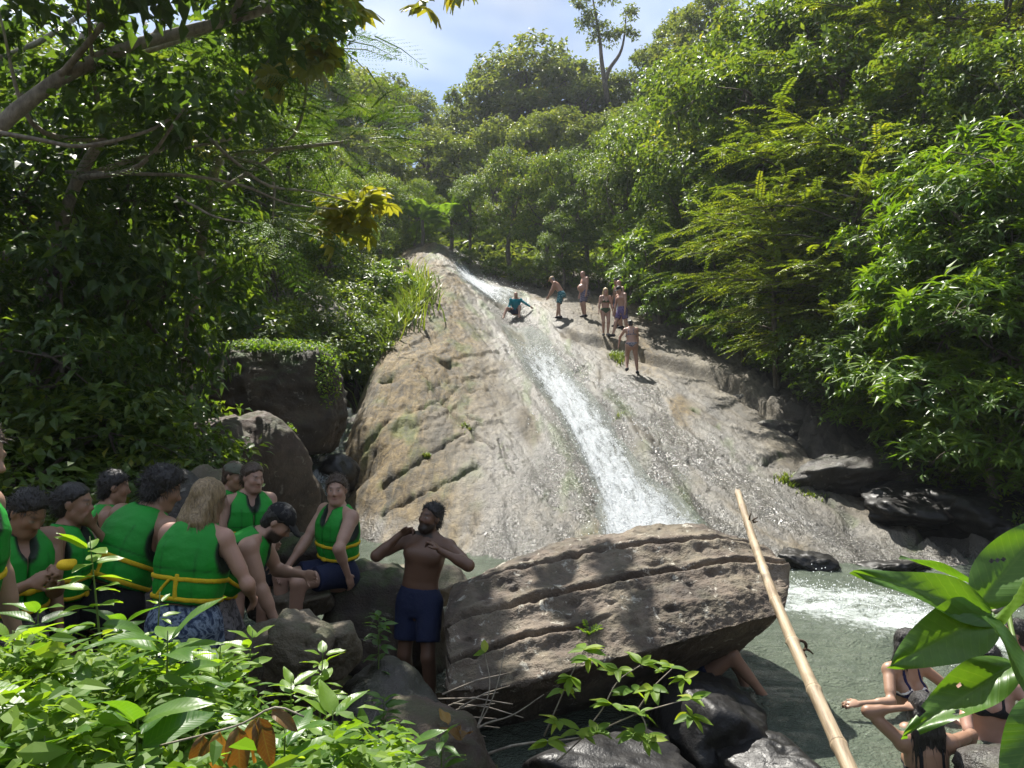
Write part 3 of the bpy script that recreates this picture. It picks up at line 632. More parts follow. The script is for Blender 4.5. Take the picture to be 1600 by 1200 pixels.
# ---------------------------------------------------------------- vegetation
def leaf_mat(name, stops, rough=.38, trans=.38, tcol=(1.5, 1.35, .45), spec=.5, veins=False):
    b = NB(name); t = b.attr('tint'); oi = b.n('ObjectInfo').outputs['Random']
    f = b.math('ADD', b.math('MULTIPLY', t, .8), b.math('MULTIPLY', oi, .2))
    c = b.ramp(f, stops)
    nrm = None
    if veins:
        v = b.obj(); sx = b.n('SeparateXYZ', Vector=v); ay = b.math('ABSOLUTE', sx.outputs['Y'])
        k = b.math('SUBTRACT', sx.outputs['X'], b.math('MULTIPLY', ay, .9))
        wv = b.math('SINE', b.math('MULTIPLY', k, 6.283*13.0)); vein = b.ramp(b.math('MULTIPLY_ADD' if 0 else 'MULTIPLY', wv, 1.0), [(.86, 0.0), (.99, 1.0)])
        rib = b.ramp(ay, [(.004, 1.0), (.012, 0.0)])
        vv = b.math('MAXIMUM', vein, rib)
        c = b.mix(b.math('MULTIPLY', vv, .22), c, (.20, .32, .07))
        c = b.mix(.35, c, b.ramp(b.noise(v, 16, 4, .6), [(.3, (.7, .7, .7)), (.7, (1.1, 1.1, 1.1))]), 'MULTIPLY')
        nrm = b.bump(b.math('ADD', b.math('MULTIPLY', wv, .3), b.math('MULTIPLY', vv, -.5)), .12, .004)
    p = b.pbsdf(c, rough, nrm, spec)
    tc_ = b.mix(1.0, c, tcol, 'MULTIPLY'); tr = b.n('BsdfTranslucent', Color=tc_)
    s = b.n('MixShader'); s.inputs[0].default_value = trans; b.l(p, s.inputs[1]); b.l(tr.outputs[0], s.inputs[2])
    return b.done(s.outputs[0])
leaf_mat('leaf_broad', [(0, (.042, .085, .018)), (.5, (.088, .152, .028)), (.85, (.165, .225, .036)), (1, (.28, .27, .05))], .42, .52)
leaf_mat('leaf_far', [(0, (.065, .105, .032)), (.5, (.12, .17, .045)), (.85, (.175, .215, .055)), (1, (.27, .25, .075))], .5, .46)
leaf_mat('leaf_big', [(0, (.030, .065, .020)), (.55, (.06, .115, .026)), (.9, (.12, .185, .032)), (1, (.21, .25, .045))], .36, .56, spec=.5)
leaf_mat('leaf_lance', [(0, (.04, .095, .014)), (.5, (.095, .175, .02)), (.85, (.17, .25, .028)), (1, (.25, .28, .045))], .36, .52, (1.45, 1.4, .35))
leaf_mat('leaf_feather', [(0, (.09, .14, .018)), (.5, (.17, .22, .026)), (.85, (.26, .29, .032)), (1, (.34, .31, .045))], .45, .52, (1.25, 1.3, .35))
leaf_mat('leaf_fern', [(0, (.035, .09, .018)), (.5, (.075, .145, .026)), (1, (.15, .22, .04))], .45, .5)
leaf_mat('leaf_hand', [(0, (.09, .14, .025)), (.5, (.19, .22, .035)), (.8, (.28, .26, .05)), (1, (.28, .17, .045))], .42, .52)
leaf_mat('leaf_herb', [(0, (.05, .12, .02)), (.5, (.12, .22, .03)), (.85, (.22, .33, .04)), (1, (.36, .38, .05))], .52, .54, (1.4, 1.35, .4), .28)
leaf_mat('leaf_hero', [(0, (.035, .11, .022)), (.5, (.09, .20, .03)), (1, (.20, .32, .04))], .36, .56, (1.5, 1.4, .3), .6, True)
leaf_mat('leaf_dead', [(0, (.09, .045, .015)), (.5, (.19, .10, .025)), (1, (.33, .20, .05))], .5, .35, (1.3, .9, .4), .4, True)
leaf_mat('grass_blade', [(0, (.06, .10, .018)), (.5, (.13, .19, .03)), (1, (.26, .27, .06))], .5, .42, (1.3, 1.25, .5))
b = NB('bark'); v = b.obj((6, 6, 1.2)); n = b.noise(v, 3, 6, .65)
b.done(b.pbsdf(b.ramp(n, [(.3, (.05, .04, .03)), (.55, (.13, .11, .085)), (.75, (.24, .21, .17))]), .85, b.bump(n, .8, .03), .2))
b = NB('bark_pale'); v = b.obj((6, 6, 2)); n = b.noise(v, 3, 5, .65)
b.done(b.pbsdf(b.ramp(n, [(.3, (.13, .11, .085)), (.55, (.27, .235, .19)), (.75, (.38, .34, .28))]), .8, b.bump(n, .6, .02), .25))
b = NB('stem_green'); b.done(b.pbsdf((.10, .15, .035), .5, None, .4))

def unit(v): return v/(np.linalg.norm(v, axis=-1, keepdims=True)+1e-9)
def leaf_cloud(B, Dr, Nm, L, W, fold=.18, droop=.15, two=False):
    n = len(B); Dr = unit(Dr); S = unit(np.cross(Dr, Nm)); Nn = np.cross(S, Dr); L = np.broadcast_to(L, (n,))[:, None]; W = np.broadcast_to(W, (n,))[:, None]
    m = B+Dr*L*.48
    tip = B+Dr*L-Nn*droop*L
    l = m+S*W*.5+Nn*fold*W-Dr*L*.04; r = m-S*W*.5+Nn*fold*W-Dr*L*.04
    if two:
        V = np.stack([B, r, tip, l], 1).reshape(-1, 3); o = 4*np.arange(n)[:, None]
        return V, np.concatenate([o+np.array([[0, 1, 2]]), o+np.array([[0, 2, 3]])]), 4
    V = np.stack([B, r, m, l, tip], 1).reshape(-1, 3); o = 5*np.arange(n)[:, None]
    Fc = np.concatenate([o+np.array([[0, 1, 2]]), o+np.array([[0, 2, 3]]), o+np.array([[1, 4, 2]]), o+np.array([[2, 4, 3]])])
    return V, Fc, 5
def rdir(rs, n): return unit(rs.normal(size=(n, 3)))
UPV = np.array([0, 0, 1.0])
def crown_mesh(name, seed, blobs, tips, per, L, W, twig=.35, up=.35, droop=.35, spread=.9, shell=.62, two=False, fold=.18, whorl=False, tjit=.25, bright=.35):
    rs = np.random.RandomState(seed); blobs = [(np.array(c, float), np.array(r, float)*np.ones(3)) for c, r in blobs]
    wt = np.array([r.prod()**(2/3) for c, r in blobs]); wt /= wt.sum(); Vs = []; Fs = []; Ts = []; o = 0
    tipsP = []; tipsD = []; tt = []
    for (c, r), wgt in zip(blobs, wt):
        n = max(3, int(tips*wgt)); d = rdir(rs, n); d[:, 2] = np.where(d[:, 2] < -.35, -d[:, 2]*.6, d[:, 2]); d = unit(d)
        f = shell+(1.06-shell)*rs.rand(n)**.6
        bump = 1+.22*noise(d*2.2+seed*3.1+c)+.12*noise(d*5+seed)
        p = c+d*r*(f*bump)[:, None]
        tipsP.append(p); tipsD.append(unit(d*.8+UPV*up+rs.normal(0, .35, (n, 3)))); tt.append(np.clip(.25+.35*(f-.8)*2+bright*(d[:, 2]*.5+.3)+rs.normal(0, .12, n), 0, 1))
    p = np.concatenate(tipsP); d = np.concatenate(tipsD); t0 = np.concatenate(tt); n = len(p)
    k = np.repeat(np.arange(n), per); m = len(k); a = rs.rand(m)
    if whorl:
        B = p[k]-d[k]*(rs.rand(m)*.25*twig)[:, None]; side = unit(np.cross(d[k], rdir(rs, m))); Dr = unit(d[k]*rs.uniform(.0, .8, m)[:, None]+side-UPV*droop*rs.rand(m)[:, None]); Nm = unit(d[k]+UPV*.6+rs.normal(0, .25, (m, 3)))
    else:
        B = p[k]-d[k]*(a*twig)[:, None]+rs.normal(0, .10*twig, (m, 3)); side = unit(np.cross(d[k], rdir(rs, m)))
        Dr = unit(d[k]*.5+side*spread-UPV*droop*rs.uniform(.3, 1.3, m)[:, None]); Nm = unit(UPV+d[k]*.4+rs.normal(0, .45, (m, 3)))
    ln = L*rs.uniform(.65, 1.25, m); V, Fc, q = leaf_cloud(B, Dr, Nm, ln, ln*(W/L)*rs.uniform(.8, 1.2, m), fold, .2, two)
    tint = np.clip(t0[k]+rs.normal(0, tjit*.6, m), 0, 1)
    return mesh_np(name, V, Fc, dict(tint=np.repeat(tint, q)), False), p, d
def limb_mesh(name, seed, H, r0, blobs, extra=None, lean=0.0, n_twigs=0):
    rs = np.random.RandomState(seed+100); top = np.array([lean*H*.5, 0, H]); parts = []
    path = bez([[0, 0, -.4], [lean*H*.1, .05*H*rs.normal(), H*.35], [lean*H*.28, .04*H*rs.normal(), H*.7], top], 12)
    parts.append(tube(path, np.linspace(r0*1.25, r0*.55, len(path)), 9))
    for c, r in blobs:
        c = np.array(c, float); s = path[int(len(path)*rs.uniform(.55, .95))]; mid = (s+c)/2+rs.normal(0, .12, 3)*np.linalg.norm(c-s); parts.append(tube(bez([s, mid, c], 8), np.linspace(r0*.5, r0*.16, 9), 6))
        rr = np.array(r)*np.ones(3)
        for _ in range(n_twigs):
            e = c+rdir(rs, 1)[0]*rr*.85; parts.append(tube(bez([c, (c+e)/2+rs.normal(0, .08, 3), e], 4), np.linspace(r0*.16, r0*.05, 5), 4, False))
    V, fs = join(parts); return mesh_np(name, V, fs)
def spray_mesh(name, seed, sprays, nl, leafL, leafW, mat_t=(.3, .35), pinn=0):
    """sprays: list of (base, dir, length). Two rows of leaflets along an arching stalk."""
    rs = np.random.RandomState(seed); B = []; D_ = []; Nm = []; LL = []; T = []; st = []
    for (b0, d0, ln) in sprays:
        d0 = unit(np.array(d0, float)); s = unit(np.cross(d0, UPV)); u = np.cross(s, d0); tv = np.clip(rs.normal(*mat_t), 0, 1)
        ts = np.linspace(.12, 1, nl); path = b0+d0*(ts*ln)[:, None]-UPV*(ts**2*ln*.28)[:, None]
        st.append(tube(np.array([b0, b0+d0*ln*.5-UPV*ln*.07, b0+d0*ln-UPV*ln*.28]), [.012*ln+.003, .008*ln+.002, .002], 3, False))
        for sg in (-1, 1):
            if pinn:
                for q, tq in zip(path, ts):
                    L2 = ln*.42*math.sin(math.pi*min(1, .15+tq*.85)); k = np.linspace(.1, 1, pinn); pd = unit(s*sg*.9+d0*.5-UPV*.15)
                    pp = q+pd*(k*L2)[:, None]
                    for s2 in (-1, 1):
                        B.append(pp); D_.append(np.tile(unit(d0*s2+pd*.5-UPV*.2), (pinn, 1))); Nm.append(np.tile(u, (pinn, 1))+rs.normal(0, .2, (pinn, 3))); LL.append(leafL*(.6+.5*np.sin(np.pi*k))); T.append(np.full(pinn, tv))
            else:
                B.append(path); D_.append(s*sg+d0*.55-UPV*.25+rs.normal(0, .15, (nl, 3))); Nm.append(np.tile(u, (nl, 1))+rs.normal(0, .3, (nl, 3))); LL.append(leafL*(.55+.55*np.sin(np.pi*np.clip(ts*.95, 0, 1)))); T.append(np.clip(tv+rs.normal(0, .1, nl), 0, 1))
    B = np.concatenate(B); D_ = np.concatenate(D_); Nm = np.concatenate(Nm); LL = np.concatenate(LL); T = np.concatenate(T)
    V, Fc, q = leaf_cloud(B, D_, Nm, LL, LL*(leafW/leafL), .1, .1, True); V2, f2 = join(st); n0 = len(V)
    tint = np.concatenate([np.repeat(T, q), np.full(len(V2), .4)])
    fs = [Fc]+[f+n0 for f in f2]
    return mesh_np(name, np.concatenate([V, V2]), fs, dict(tint=tint), False)

def rblobs(seed, n, R, zlo, zhi, rr):
    rs = np.random.RandomState(seed); out = []
    for i in range(n):
        a = i*2.4+rs.uniform(-.4, .4); z = zlo+(zhi-zlo)*(i+.5)/n; wide = math.sin(math.pi*min(.92, .18+.75*(i+.5)/n))
        out.append(((R*wide*math.cos(a)*rs.uniform(.5, 1), R*wide*math.sin(a)*rs.uniform(.5, 1), z), np.array([1, 1, .72])*rr*rs.uniform(.75, 1.2)))
    return out
PROTO = {}
def proto(kind, H, bl, tips, per, L, W, mat, seed, r0=.14, th=.62, bark='bark', **kw):
    cm, p, d = crown_mesh('crown', seed, bl, tips, per, L, W, **kw)
    cm.materials.append(MATS[mat]); tm = limb_mesh('trunk', seed, H*th, r0, bl, n_twigs=3); tm.materials.append(MATS[bark])
    PROTO.setdefault(kind, []).append((H, [('trunk', tm), ('crown', cm)]))
for s in range(3):
    proto('broad', 8, rblobs(10+s, 11, 2.3, 2.2, 7.1, 1.25), 1500, 9, .16, .075, 'leaf_broad', 10+s, .13, twig=.4, droop=.4, two=(s == 2))
for s in range(3):
    proto('far', 9, rblobs(20+s, 12, 2.7, 2.2, 7.9, 1.5), 1000, 8, .27, .15, 'leaf_far', 20+s, .15, two=True, twig=.6, droop=.3)
for s in range(2):
    proto('bigleaf', 7, rblobs(30+s, 10, 2.1, 1.3, 6.2, 1.2), 620, 9, .20, .10, 'leaf_big', 30+s, .12, twig=.55, droop=.75, spread=.8)
for s in range(2):
    proto('lance', 3, rblobs(40+s, 9, 1.0, .7, 2.6, .62), 340, 11, .21, .046, 'leaf_lance', 40+s, .05, whorl=True, twig=.16, droop=.35, up=.7, bright=.5)
for s in range(2):
    proto('lance', 6.5, rblobs(45+s, 14, 1.5, 1.2, 5.9, .8), 800, 10, .20, .045, 'leaf_lance', 45+s, .07, whorl=True, twig=.16, droop=.35, up=.7, bright=.5)
for s in range(2):
    proto('shrub', 3, rblobs(50+s, 9, 1.15, .5, 2.4, .75), 620, 8, .12, .055, 'leaf_broad', 50+s, .05, twig=.3, droop=.4)
def feather_proto(seed):
    rs = np.random.RandomState(seed); sp = []; bl = rblobs(seed, 9, 2.0, 1.8, 5.2, .8); br = []
    for i in range(44):
        a = rs.uniform(0, 6.28); z = rs.uniform(1.6, 5.4); r = rs.uniform(1.3, 2.7)*(1.15-.12*abs(z-3)); d = np.array([math.cos(a), math.sin(a), rs.uniform(-.05, .35)])
        b0 = np.array([0, 0, z-.3]); path = bez([b0, b0+d*r*.5+[0, 0, .25], b0+d*r+[0, 0, .05]], 8); br.append(tube(path, np.linspace(.035, .008, len(path)), 4, False))
        for q in range(2, len(path)):
            for k in range(3):
                dd = unit(d+rs.normal(0, .55, 3)*np.array([1, 1, .35])); sp.append((path[q]+rs.normal(0, .05, 3), dd, rs.uniform(.4, .8)))
    cm = spray_mesh('crown', seed, sp, 13, .085, .03, (.5, .28)); cm.materials.append(MATS['leaf_feather'])
    V, fs = join([tube(bez([[0, 0, -.4], [.1, .05, 2], [0, 0, 5.0]], 10), np.linspace(.09, .03, 11), 7)]+br); tm = mesh_np('trunk', V, fs); tm.materials.append(MATS['bark'])
    PROTO.setdefault('feather', []).append((6, [('trunk', tm), ('crown', cm)]))
feather_proto(61); feather_proto(62)
def fern_proto(seed):          # tree with large twice-pinnate ferny leaves
    rs = np.random.RandomState(seed); sp = []; br = []
    for i in range(16):
        a = i*2.4; z = 4.2+.12*i; r = rs.uniform(1.0, 2.2); d = np.array([math.cos(a), math.sin(a), .25]); b0 = np.array([0, 0, z-.6])
        path = bez([b0, b0+d*r*.5+[0, 0, .2], b0+d*r], 5); br.append(tube(path, np.linspace(.035, .01, len(path)), 4, False))
        for q in range(2, len(path)):
            for k in range(4): sp.append((path[q]+rs.normal(0, .08, 3), unit(d+rs.normal(0, .8, 3)*np.array([1, 1, .3])), rs.uniform(.5, .95)))
    cm = spray_mesh('crown', seed, sp, 9, .035, .016, (.45, .25), pinn=7); cm.materials.append(MATS['leaf_fern'])
    V, fs = join([tube(bez([[0, 0, -.4], [.15, .05, 2.5], [0, 0, 5.6]], 10), np.linspace(.11, .03, 11), 7)]+br); tm = mesh_np('trunk', V, fs); tm.materials.append(MATS['bark'])
    PROTO.setdefault('fern', []).append((6.2, [('trunk', tm), ('crown', cm)]))
fern_proto(71)

def copy_thing(name, parts, loc, rz, scale, label, cat, group=None):
    e = empty(name, loc, rz); e.scale = scale if hasattr(scale, '__len__') else (scale,)*3
    for nm, me in parts: link(nm, me, None, e)
    return tag(e, label, cat, group)
_tn = [0]
def tree(kind, px, D, top, label, wide=1.0, var=None, x=None, name=None, sink=0.0, group=None):
    """a tree at column px, D metres ahead, standing on the ground, its top at row `top`"""
    _tn[0] += 1; k = _tn[0]; pr = PROTO[kind]; H, parts = pr[(k if var is None else var) % len(pr)]
    q = P(px, top, D); z0 = float(ground_z(np.array([q[0]]), np.array([D]))[0])-sink
    if D > 11 and -4 < q[0] < 8.5: z0 = max(z0, float(slab_base(q[0], D))-.1)
    if kind == 'lance': H, parts = pr[(k % 2)+(2 if q[2]-z0 > 4.2 else 0)]
    s = max(.25, (q[2]-z0)/H)
    sw = s*wide if s < 2.0 else 2.0*(s/2.0)**.6*wide
    nm = name or {'broad': 'broadleaf_tree', 'far': 'hill_tree', 'bigleaf': 'big_leaved_tree', 'lance': 'lance_leaved_shrub', 'shrub': 'leafy_shrub', 'feather': 'feathery_tree', 'fern': 'ferny_leaved_tree'}[kind]
    return copy_thing(nm, parts, (q[0], D, z0), k*2.39996, (sw, sw, s), label, 'shrub' if kind in ('lance', 'shrub') else 'tree',
                      group or ('shrubs on the banks' if kind in ('lance', 'shrub') else 'trees on the forest slopes'))
# --- skyline, far row
SK = [(545, 62, 92, 'far', 'skyline tree left of the open sky, beside the ferny branches'), (598, 64, 108, 'far', 'thin skyline tree just left of the sky gap\'s lowest notch'),
 (640, 66, 128, 'far', 'dark rounded skyline tree at the left side of the sky gap'), (690, 72, 168, 'far', 'low skyline tree at the bottom of the sky gap'),
 (732, 70, 150, 'far', 'small yellowish skyline tree at the right of the notch'), (772, 66, 96, 'far', 'dark skyline tree with a ragged left edge'),
 (818, 64, 56, 'far', 'highest crown of the skyline clump right of the notch'), (868, 64, 72, 'far', 'skyline tree next to the highest crown'),
 (915, 62, 92, 'far', 'skyline tree left of the tall thin one'), (968, 62, 108, 'far', 'skyline tree under the tall thin one'),
 (1018, 60, 66, 'far', 'pale hazy skyline tree right of the tall thin one'), (1064, 58, 18, 'far', 'pale skyline tree where the right slope climbs out of frame'),
 (1110, 52, -20, 'far', 'tree at the top edge where the right slope begins'), (480, 56, 40, 'far', 'tree behind the ferny branches at upper left'),
 (420, 52, -10, 'far', 'tall tree at the top edge behind the left canopy')]
for px, D, top, k, lb in SK: tree(k, px, D, top, lb, 1.1)
# --- middle rows
MID = [(560, 50, 190, 'far', 'yellow green tree under the left skyline row'), (612, 48, 205, 'far', 'pale leafy tree just left of the palm'), (668, 52, 192, 'far', 'small leaved tree below the sky notch'),
 (720, 50, 205, 'far', 'tree in the middle row straight above the palm'), (775, 52, 175, 'far', 'tree with dark hollow beneath the skyline clump'), (835, 50, 165, 'far', 'brownish leaved tree below the skyline clump'),
 (890, 50, 170, 'far', 'middle row tree left of the tall thin trunk'), (945, 48, 160, 'far', 'dark middle row tree below the tall thin one'), (1000, 46, 150, 'far', 'middle row tree right of the tall thin trunk'),
 (1055, 44, 110, 'far', 'middle row tree at the foot of the right slope'), (505, 44, 215, 'far', 'sunlit tree above the yellow hand shaped leaves'), (455, 42, 180, 'far', 'tree seen through the left branches'),
 (600, 41, 262, 'broad', 'light green tree at the left above the slab top'), (650, 43, 280, 'broad', 'low tree right behind the palm'), (735, 41, 268, 'broad', 'low tree above the upper cascade'),
 (800, 39.5, 222, 'broad', 'big dark tree whose crown hangs over the upper cascade'), (862, 37.5, 232, 'broad', 'dense dark tree behind the man with the big belly'), (915, 36, 225, 'broad', 'shaded tree behind the standing group, left part'),
 (975, 33, 215, 'broad', 'tall shaded tree behind the standing group, right part'), (1010, 38, 150, 'broad', 'tree on the right slope above the group'), (1065, 33, 95, 'broad', 'tree with yellowish hanging leaves on the right slope'),
 (560, 37, 290, 'broad', 'tree behind the yellow hand shaped leaves'), (520, 33, 255, 'broad', 'bushy tree above the grass at the slab\'s left'), (470, 29, 200, 'broad', 'leafy tree left of the gully'),
 (420, 25, 130, 'broad', 'tall leafy tree behind the left branches'), (360, 22, 60, 'broad', 'tall tree with a thin pale trunk at left'), (300, 20, 90, 'broad', 'dark tall tree behind the big leaves at left'),
 (205, 18, 40, 'broad', 'dark tree in the middle of the left bank'), (90, 16, 50, 'broad', 'dark tree filling the upper left corner'), (500, 27, 330, 'shrub', 'sunlit shrub above the pale orange boulder')]
for px, D, top, k, lb in MID: tree(k, px, D, top, lb, 1.0)
# --- right slope
RT = [(1110, 30, 60, 'broad', 'leafy tree high on the right slope, left end'), (1165, 27, 20, 'broad', 'vine hung tree high on the right slope'), (1230, 25, -20, 'broad', 'leafy tree high on the right slope, third from its left end'),
 (1300, 24, -60, 'broad', 'tree at the top edge, middle of the right slope'), (1390, 23, -80, 'feather', 'yellowish feathery tree at the top edge'), (1480, 22, -110, 'feather', 'feathery golden tree at the top right edge'),
 (1570, 20, -90, 'feather', 'feathery tree in the upper right corner'), (1110, 27, 190, 'broad', 'glossy tree halfway up the right slope'), (1190, 24, 165, 'broad', 'dark tree halfway up the right slope with hanging stems'),
 (1270, 21.5, 150, 'feather', 'feathery tree with bare stems right of centre'), (1350, 19.5, 110, 'feather', 'large feathery tree with long yellow green sprays'), (1450, 18.5, 60, 'broad', 'dark tree behind the feathery one'),
 (1550, 17, 40, 'broad', 'dark tree at the right edge, upper half'), (1210, 19.5, 268, 'feather', 'low feathery tree reaching left over the shade'), (1330, 17.5, 245, 'feather', 'low feathery tree with sprays lit from behind'),
 (1060, 28.5, 300, 'broad', 'round tree right above the standing group'), (1130, 24.5, 318, 'broad', 'bushy tree over the ledge'), (1235, 20.5, 360, 'broad', 'bushy dark tree over the shaded boulders'),
 (1330, 18, 380, 'broad', 'dark bushy tree in the middle of the right shade'), (1430, 16, 330, 'broad', 'dark bushy tree behind the lance leaved shrubs'), (1520, 15, 280, 'broad', 'dark bushy tree near the right edge'),
 (1600, 14, 200, 'broad', 'dark tree cut by the right edge'), (985, 31, 318, 'lance', 'pale yellow green shrub above the heads of the group'),
 (1030, 27.2, 345, 'lance', 'sunlit shrub hanging over the right end of the group'), (1065, 25, 425, 'lance', 'bright shrub at the end of the ledge'), (1100, 23.6, 470, 'lance', 'low bright shrub on the rock above the ledge'),
 (1160, 21.8, 455, 'lance', 'half shaded shrub right of the ledge end'), (1215, 20.2, 470, 'shrub', 'dark shrub above the broken block'), (1280, 18.2, 480, 'lance', 'dim lance leaved shrub over the big grey boulder'),
 (1350, 16.4, 470, 'shrub', 'dark shrub deep in the shade right of centre'), (1410, 15, 500, 'lance', 'pale drooping shrub hanging out of the shade'), (1475, 13.8, 420, 'lance', 'shaded lance leaved shrub left of the bright one'),
 (1550, 12.6, 520, 'lance', 'brightest sunlit shrub low at the right edge'), (1590, 12.0, 360, 'lance', 'sunlit lance leaved shrub at the right edge, middle height'), (1470, 14.4, 225, 'lance', 'tall whorled shrub in the sun right of the feathery tree'),
 (1545, 13.4, 245, 'lance', 'tall whorled shrub beside the right edge'), (1600, 12.6, 150, 'lance', 'sunlit shrub high at the right edge'), (1390, 17, 560, 'shrub', 'black shaded bush over the dark boulders'), (1500, 14.2, 600, 'shrub', 'bush in deep shade under the brightest shrub'),
 (1290, 18.5, 575, 'shrub', 'bush in the shade above the jagged boulder'), (1590, 12.8, 640, 'shrub', 'bush in deep shade at the right edge')]
RT += [(735, 39.5, 385, 'shrub', 'shrub in the dark right of the slab top'), (775, 38.5, 395, 'shrub', 'dark shrub above the upper cascade'), (815, 37, 400, 'shrub', 'dark shrub left of the bending man\'s head'), (855, 36, 395, 'shrub', 'dark shrub behind the bending man'),
 (895, 35, 395, 'shrub', 'dark shrub behind the heavy man'), (935, 33.5, 395, 'shrub', 'dark shrub behind the blonde woman'), (975, 32, 400, 'shrub', 'dark shrub behind the two men'), (1010, 30.5, 410, 'shrub', 'shrub right of the two men'), (1040, 28.5, 430, 'shrub', 'shrub low above the ledge, right of the group'), (880, 34, 330, 'broad', 'low dark tree right behind the group')]
for px, D, top, k, lb in RT: tree(k, px, D, top, lb, 1.25 if k in ('lance', 'shrub') else 1.05)
# --- left bank
LB = [(20, 9.5, 90, 'bigleaf', 'big leaved tree at the left edge'), (110, 10.5, 60, 'bigleaf', 'big leaved tree left of the leaning trunk'), (205, 11.5, 80, 'bigleaf', 'glossy big leaved tree behind the long curved branch'),
 (165, 13.5, 110, 'bigleaf', 'glossy tree left of the thin pale trunk'), (60, 8.6, 330, 'bigleaf', 'hanging big leaved foliage at the left edge, middle height'), (150, 9.4, 300, 'bigleaf', 'dark glossy foliage above the dark haired women'),
 (140, 11.0, 330, 'bigleaf', 'dark glossy foliage left of the largest boulder'), (330, 19.5, 300, 'bigleaf', 'glossy foliage above the largest boulder'), (420, 20, 330, 'broad', 'leafy tree on the bank above the gully'),
 (25, 8.0, 540, 'shrub', 'dark bush at the left edge behind the vests'), (120, 8.4, 560, 'shrub', 'dark bush behind the dark haired women'), (175, 9.0, 560, 'bigleaf', 'drooping bush behind the wide backed man'),
 (215, 9.6, 660, 'bigleaf', 'drooping bush between the blonde woman and the boulders'), (530, 24.5, 420, 'shrub', 'dark bush at the slab\'s left edge below the grass'), (556, 22.3, 470, 'shrub', 'bush hanging down the slab\'s left edge'),
 (475, 21.5, 440, 'shrub', 'bush in the gully above the largest boulder'), (380, 17.4, 440, 'shrub', 'creeper covered bush growing on the largest boulder'), (570, 27.5, 405, 'lance', 'sunlit bush beside the tall grass'), (604, 28.5, 398, 'lance', 'bright bush on the slab edge just right of the tall grass'), (548, 24.2, 455, 'lance', 'bright bush low on the slab edge, above the dark hanging bush')]
for px, D, top, k, lb in LB: tree(k, px, D, top, lb, 1.2 if k == 'shrub' else (.68 if k == 'bigleaf' and 130 < px < 300 else 1.0))
# trees whose high crowns shade the left group: they stand on the left bank and lean over the stream
def canopy(label, base, blobs, seed, tips, kind):
    rs = np.random.RandomState(seed); b0 = np.array(base, float); bl = [(np.array(c, float)-b0, np.array(r)*np.ones(3)) for c, r in blobs]
    e = empty('overhanging_tree', tuple(b0)); parts = []; c0 = bl[0][0]
    trunk = bez([[0, 0, -.4], c0*np.array([.15, .15, .4]), c0*np.array([.5, .5, .8]), c0], 16); parts.append(tube(trunk, np.linspace(.12, .05, len(trunk)), 9))
    for c, r in bl[1:]:
        s = trunk[int(len(trunk)*rs.uniform(.55, .95))]; parts.append(tube(bez([s, (s+c)/2+rs.normal(0, .3, 3), c], 10), np.linspace(.04, .012, 11), 6))
    V, fs = join(parts); link('trunk', mesh_np('trunk', V, fs), MATS['bark_pale'], e)
    if kind == 'big': cm, _, _ = crown_mesh('crown', seed, bl, tips, 9, .19, .095, twig=.5, droop=.6); mt = MATS['leaf_big']
    else:
        sp = []
        for c, r in bl:
            for _ in range(tips//len(bl)):
                d = rdir(rs, 1)[0]; sp.append((c+d*r*rs.uniform(.3, 1), unit(d*np.array([1, 1, .2])+rs.normal(0, .3, 3)*np.array([1, 1, .4])), rs.uniform(.5, .95)))
        cm = spray_mesh('crown', seed, sp, 9, .034, .016, (.45, .25), pinn=7); mt = MATS['leaf_fern']
    link('crown', cm, mt, e); tag(e, label, 'tree', 'trees on the forest slopes')
canopy('big leaved tree leaning from the left bank over the people in vests', (-6.4, 9.5, .9), [((-4.6, 8.6, 6.0), (1.3, 1.1, .8)), ((-3.4, 7.6, 5.6), (.9, .8, .5)), ((-5.4, 7.6, 6.6), (1.2, 1, .8)), ((-4.6, 10.6, 7.2), (1.4, 1.2, .9)), ((-3.2, 10.2, 7.6), (1.0, 1.0, .7)), ((-3.9, 6.6, 6.4), (1.0, .8, .5))], 81, 560, 'big')
canopy('tree with ferny twice divided leaves hanging across the upper left', (-5.6, 12.5, 1.6), [((-3.6, 9.6, 6.6), (1.3, .9, .6)), ((-2.9, 10.4, 7.7), (1.2, .9, .6)), ((-4.2, 9.0, 5.6), (1.0, .8, .5)), ((-2.6, 11.6, 6.7), (.9, .9, .5)), ((-3.6, 11.0, 5.2), (.9, .8, .5))], 82, 210, 'fern')
canopy('leafy branches hanging in from above the left group, out over the stream', (-6.9, 7.2, 1.8), [((-2.7, 8.1, 6.9), (1.0, .9, .55)), ((-2.6, 9.4, 8.2), (1.0, .9, .6)), ((-3.4, 7.0, 7.4), (1.1, .9, .6)), ((-2.2, 7.3, 7.8), (1.0, .8, .5)), ((-1.5, 7.6, 7.6), (.7, .7, .4))], 83, 420, 'big')

# long bare limbs that cross the upper left of the picture, and the hand shaped leaves at their ends
def hand_leaf(rs, n=9, R=.24):
    Vs = []; Fs = []; o = 0
    for k in range(n):
        a = -2.3+4.6*k/(n-1); L = R*(1-.28*abs(a)/2.3); d = np.array([math.cos(a), math.sin(a), 0]); s = np.array([-d[1], d[0], 0])
        for (t0, w0, z0), (t1, w1, z1) in zip([(0, .03, 0), (.35, .10, .03), (.7, .15, .03)], [(.35, .10, .03), (.7, .15, .03), (1, .01, -.05)]):
            for sg in (-1, 1):
                q = [d*t0*L+[0, 0, z0*R-.02*R], d*t1*L+[0, 0, z1*R-.02*R], d*t1*L+s*sg*w1*R*1.4+[0, 0, z1*R+.04*R], d*t0*L+s*sg*w0*R*1.4+[0, 0, z0*R+.04*R]]
                Vs += q; Fs.append((o, o+1, o+2, o+3)); o += 4
    return np.array(Vs), np.array(Fs)
hv, hf = hand_leaf(None)
HAND = []
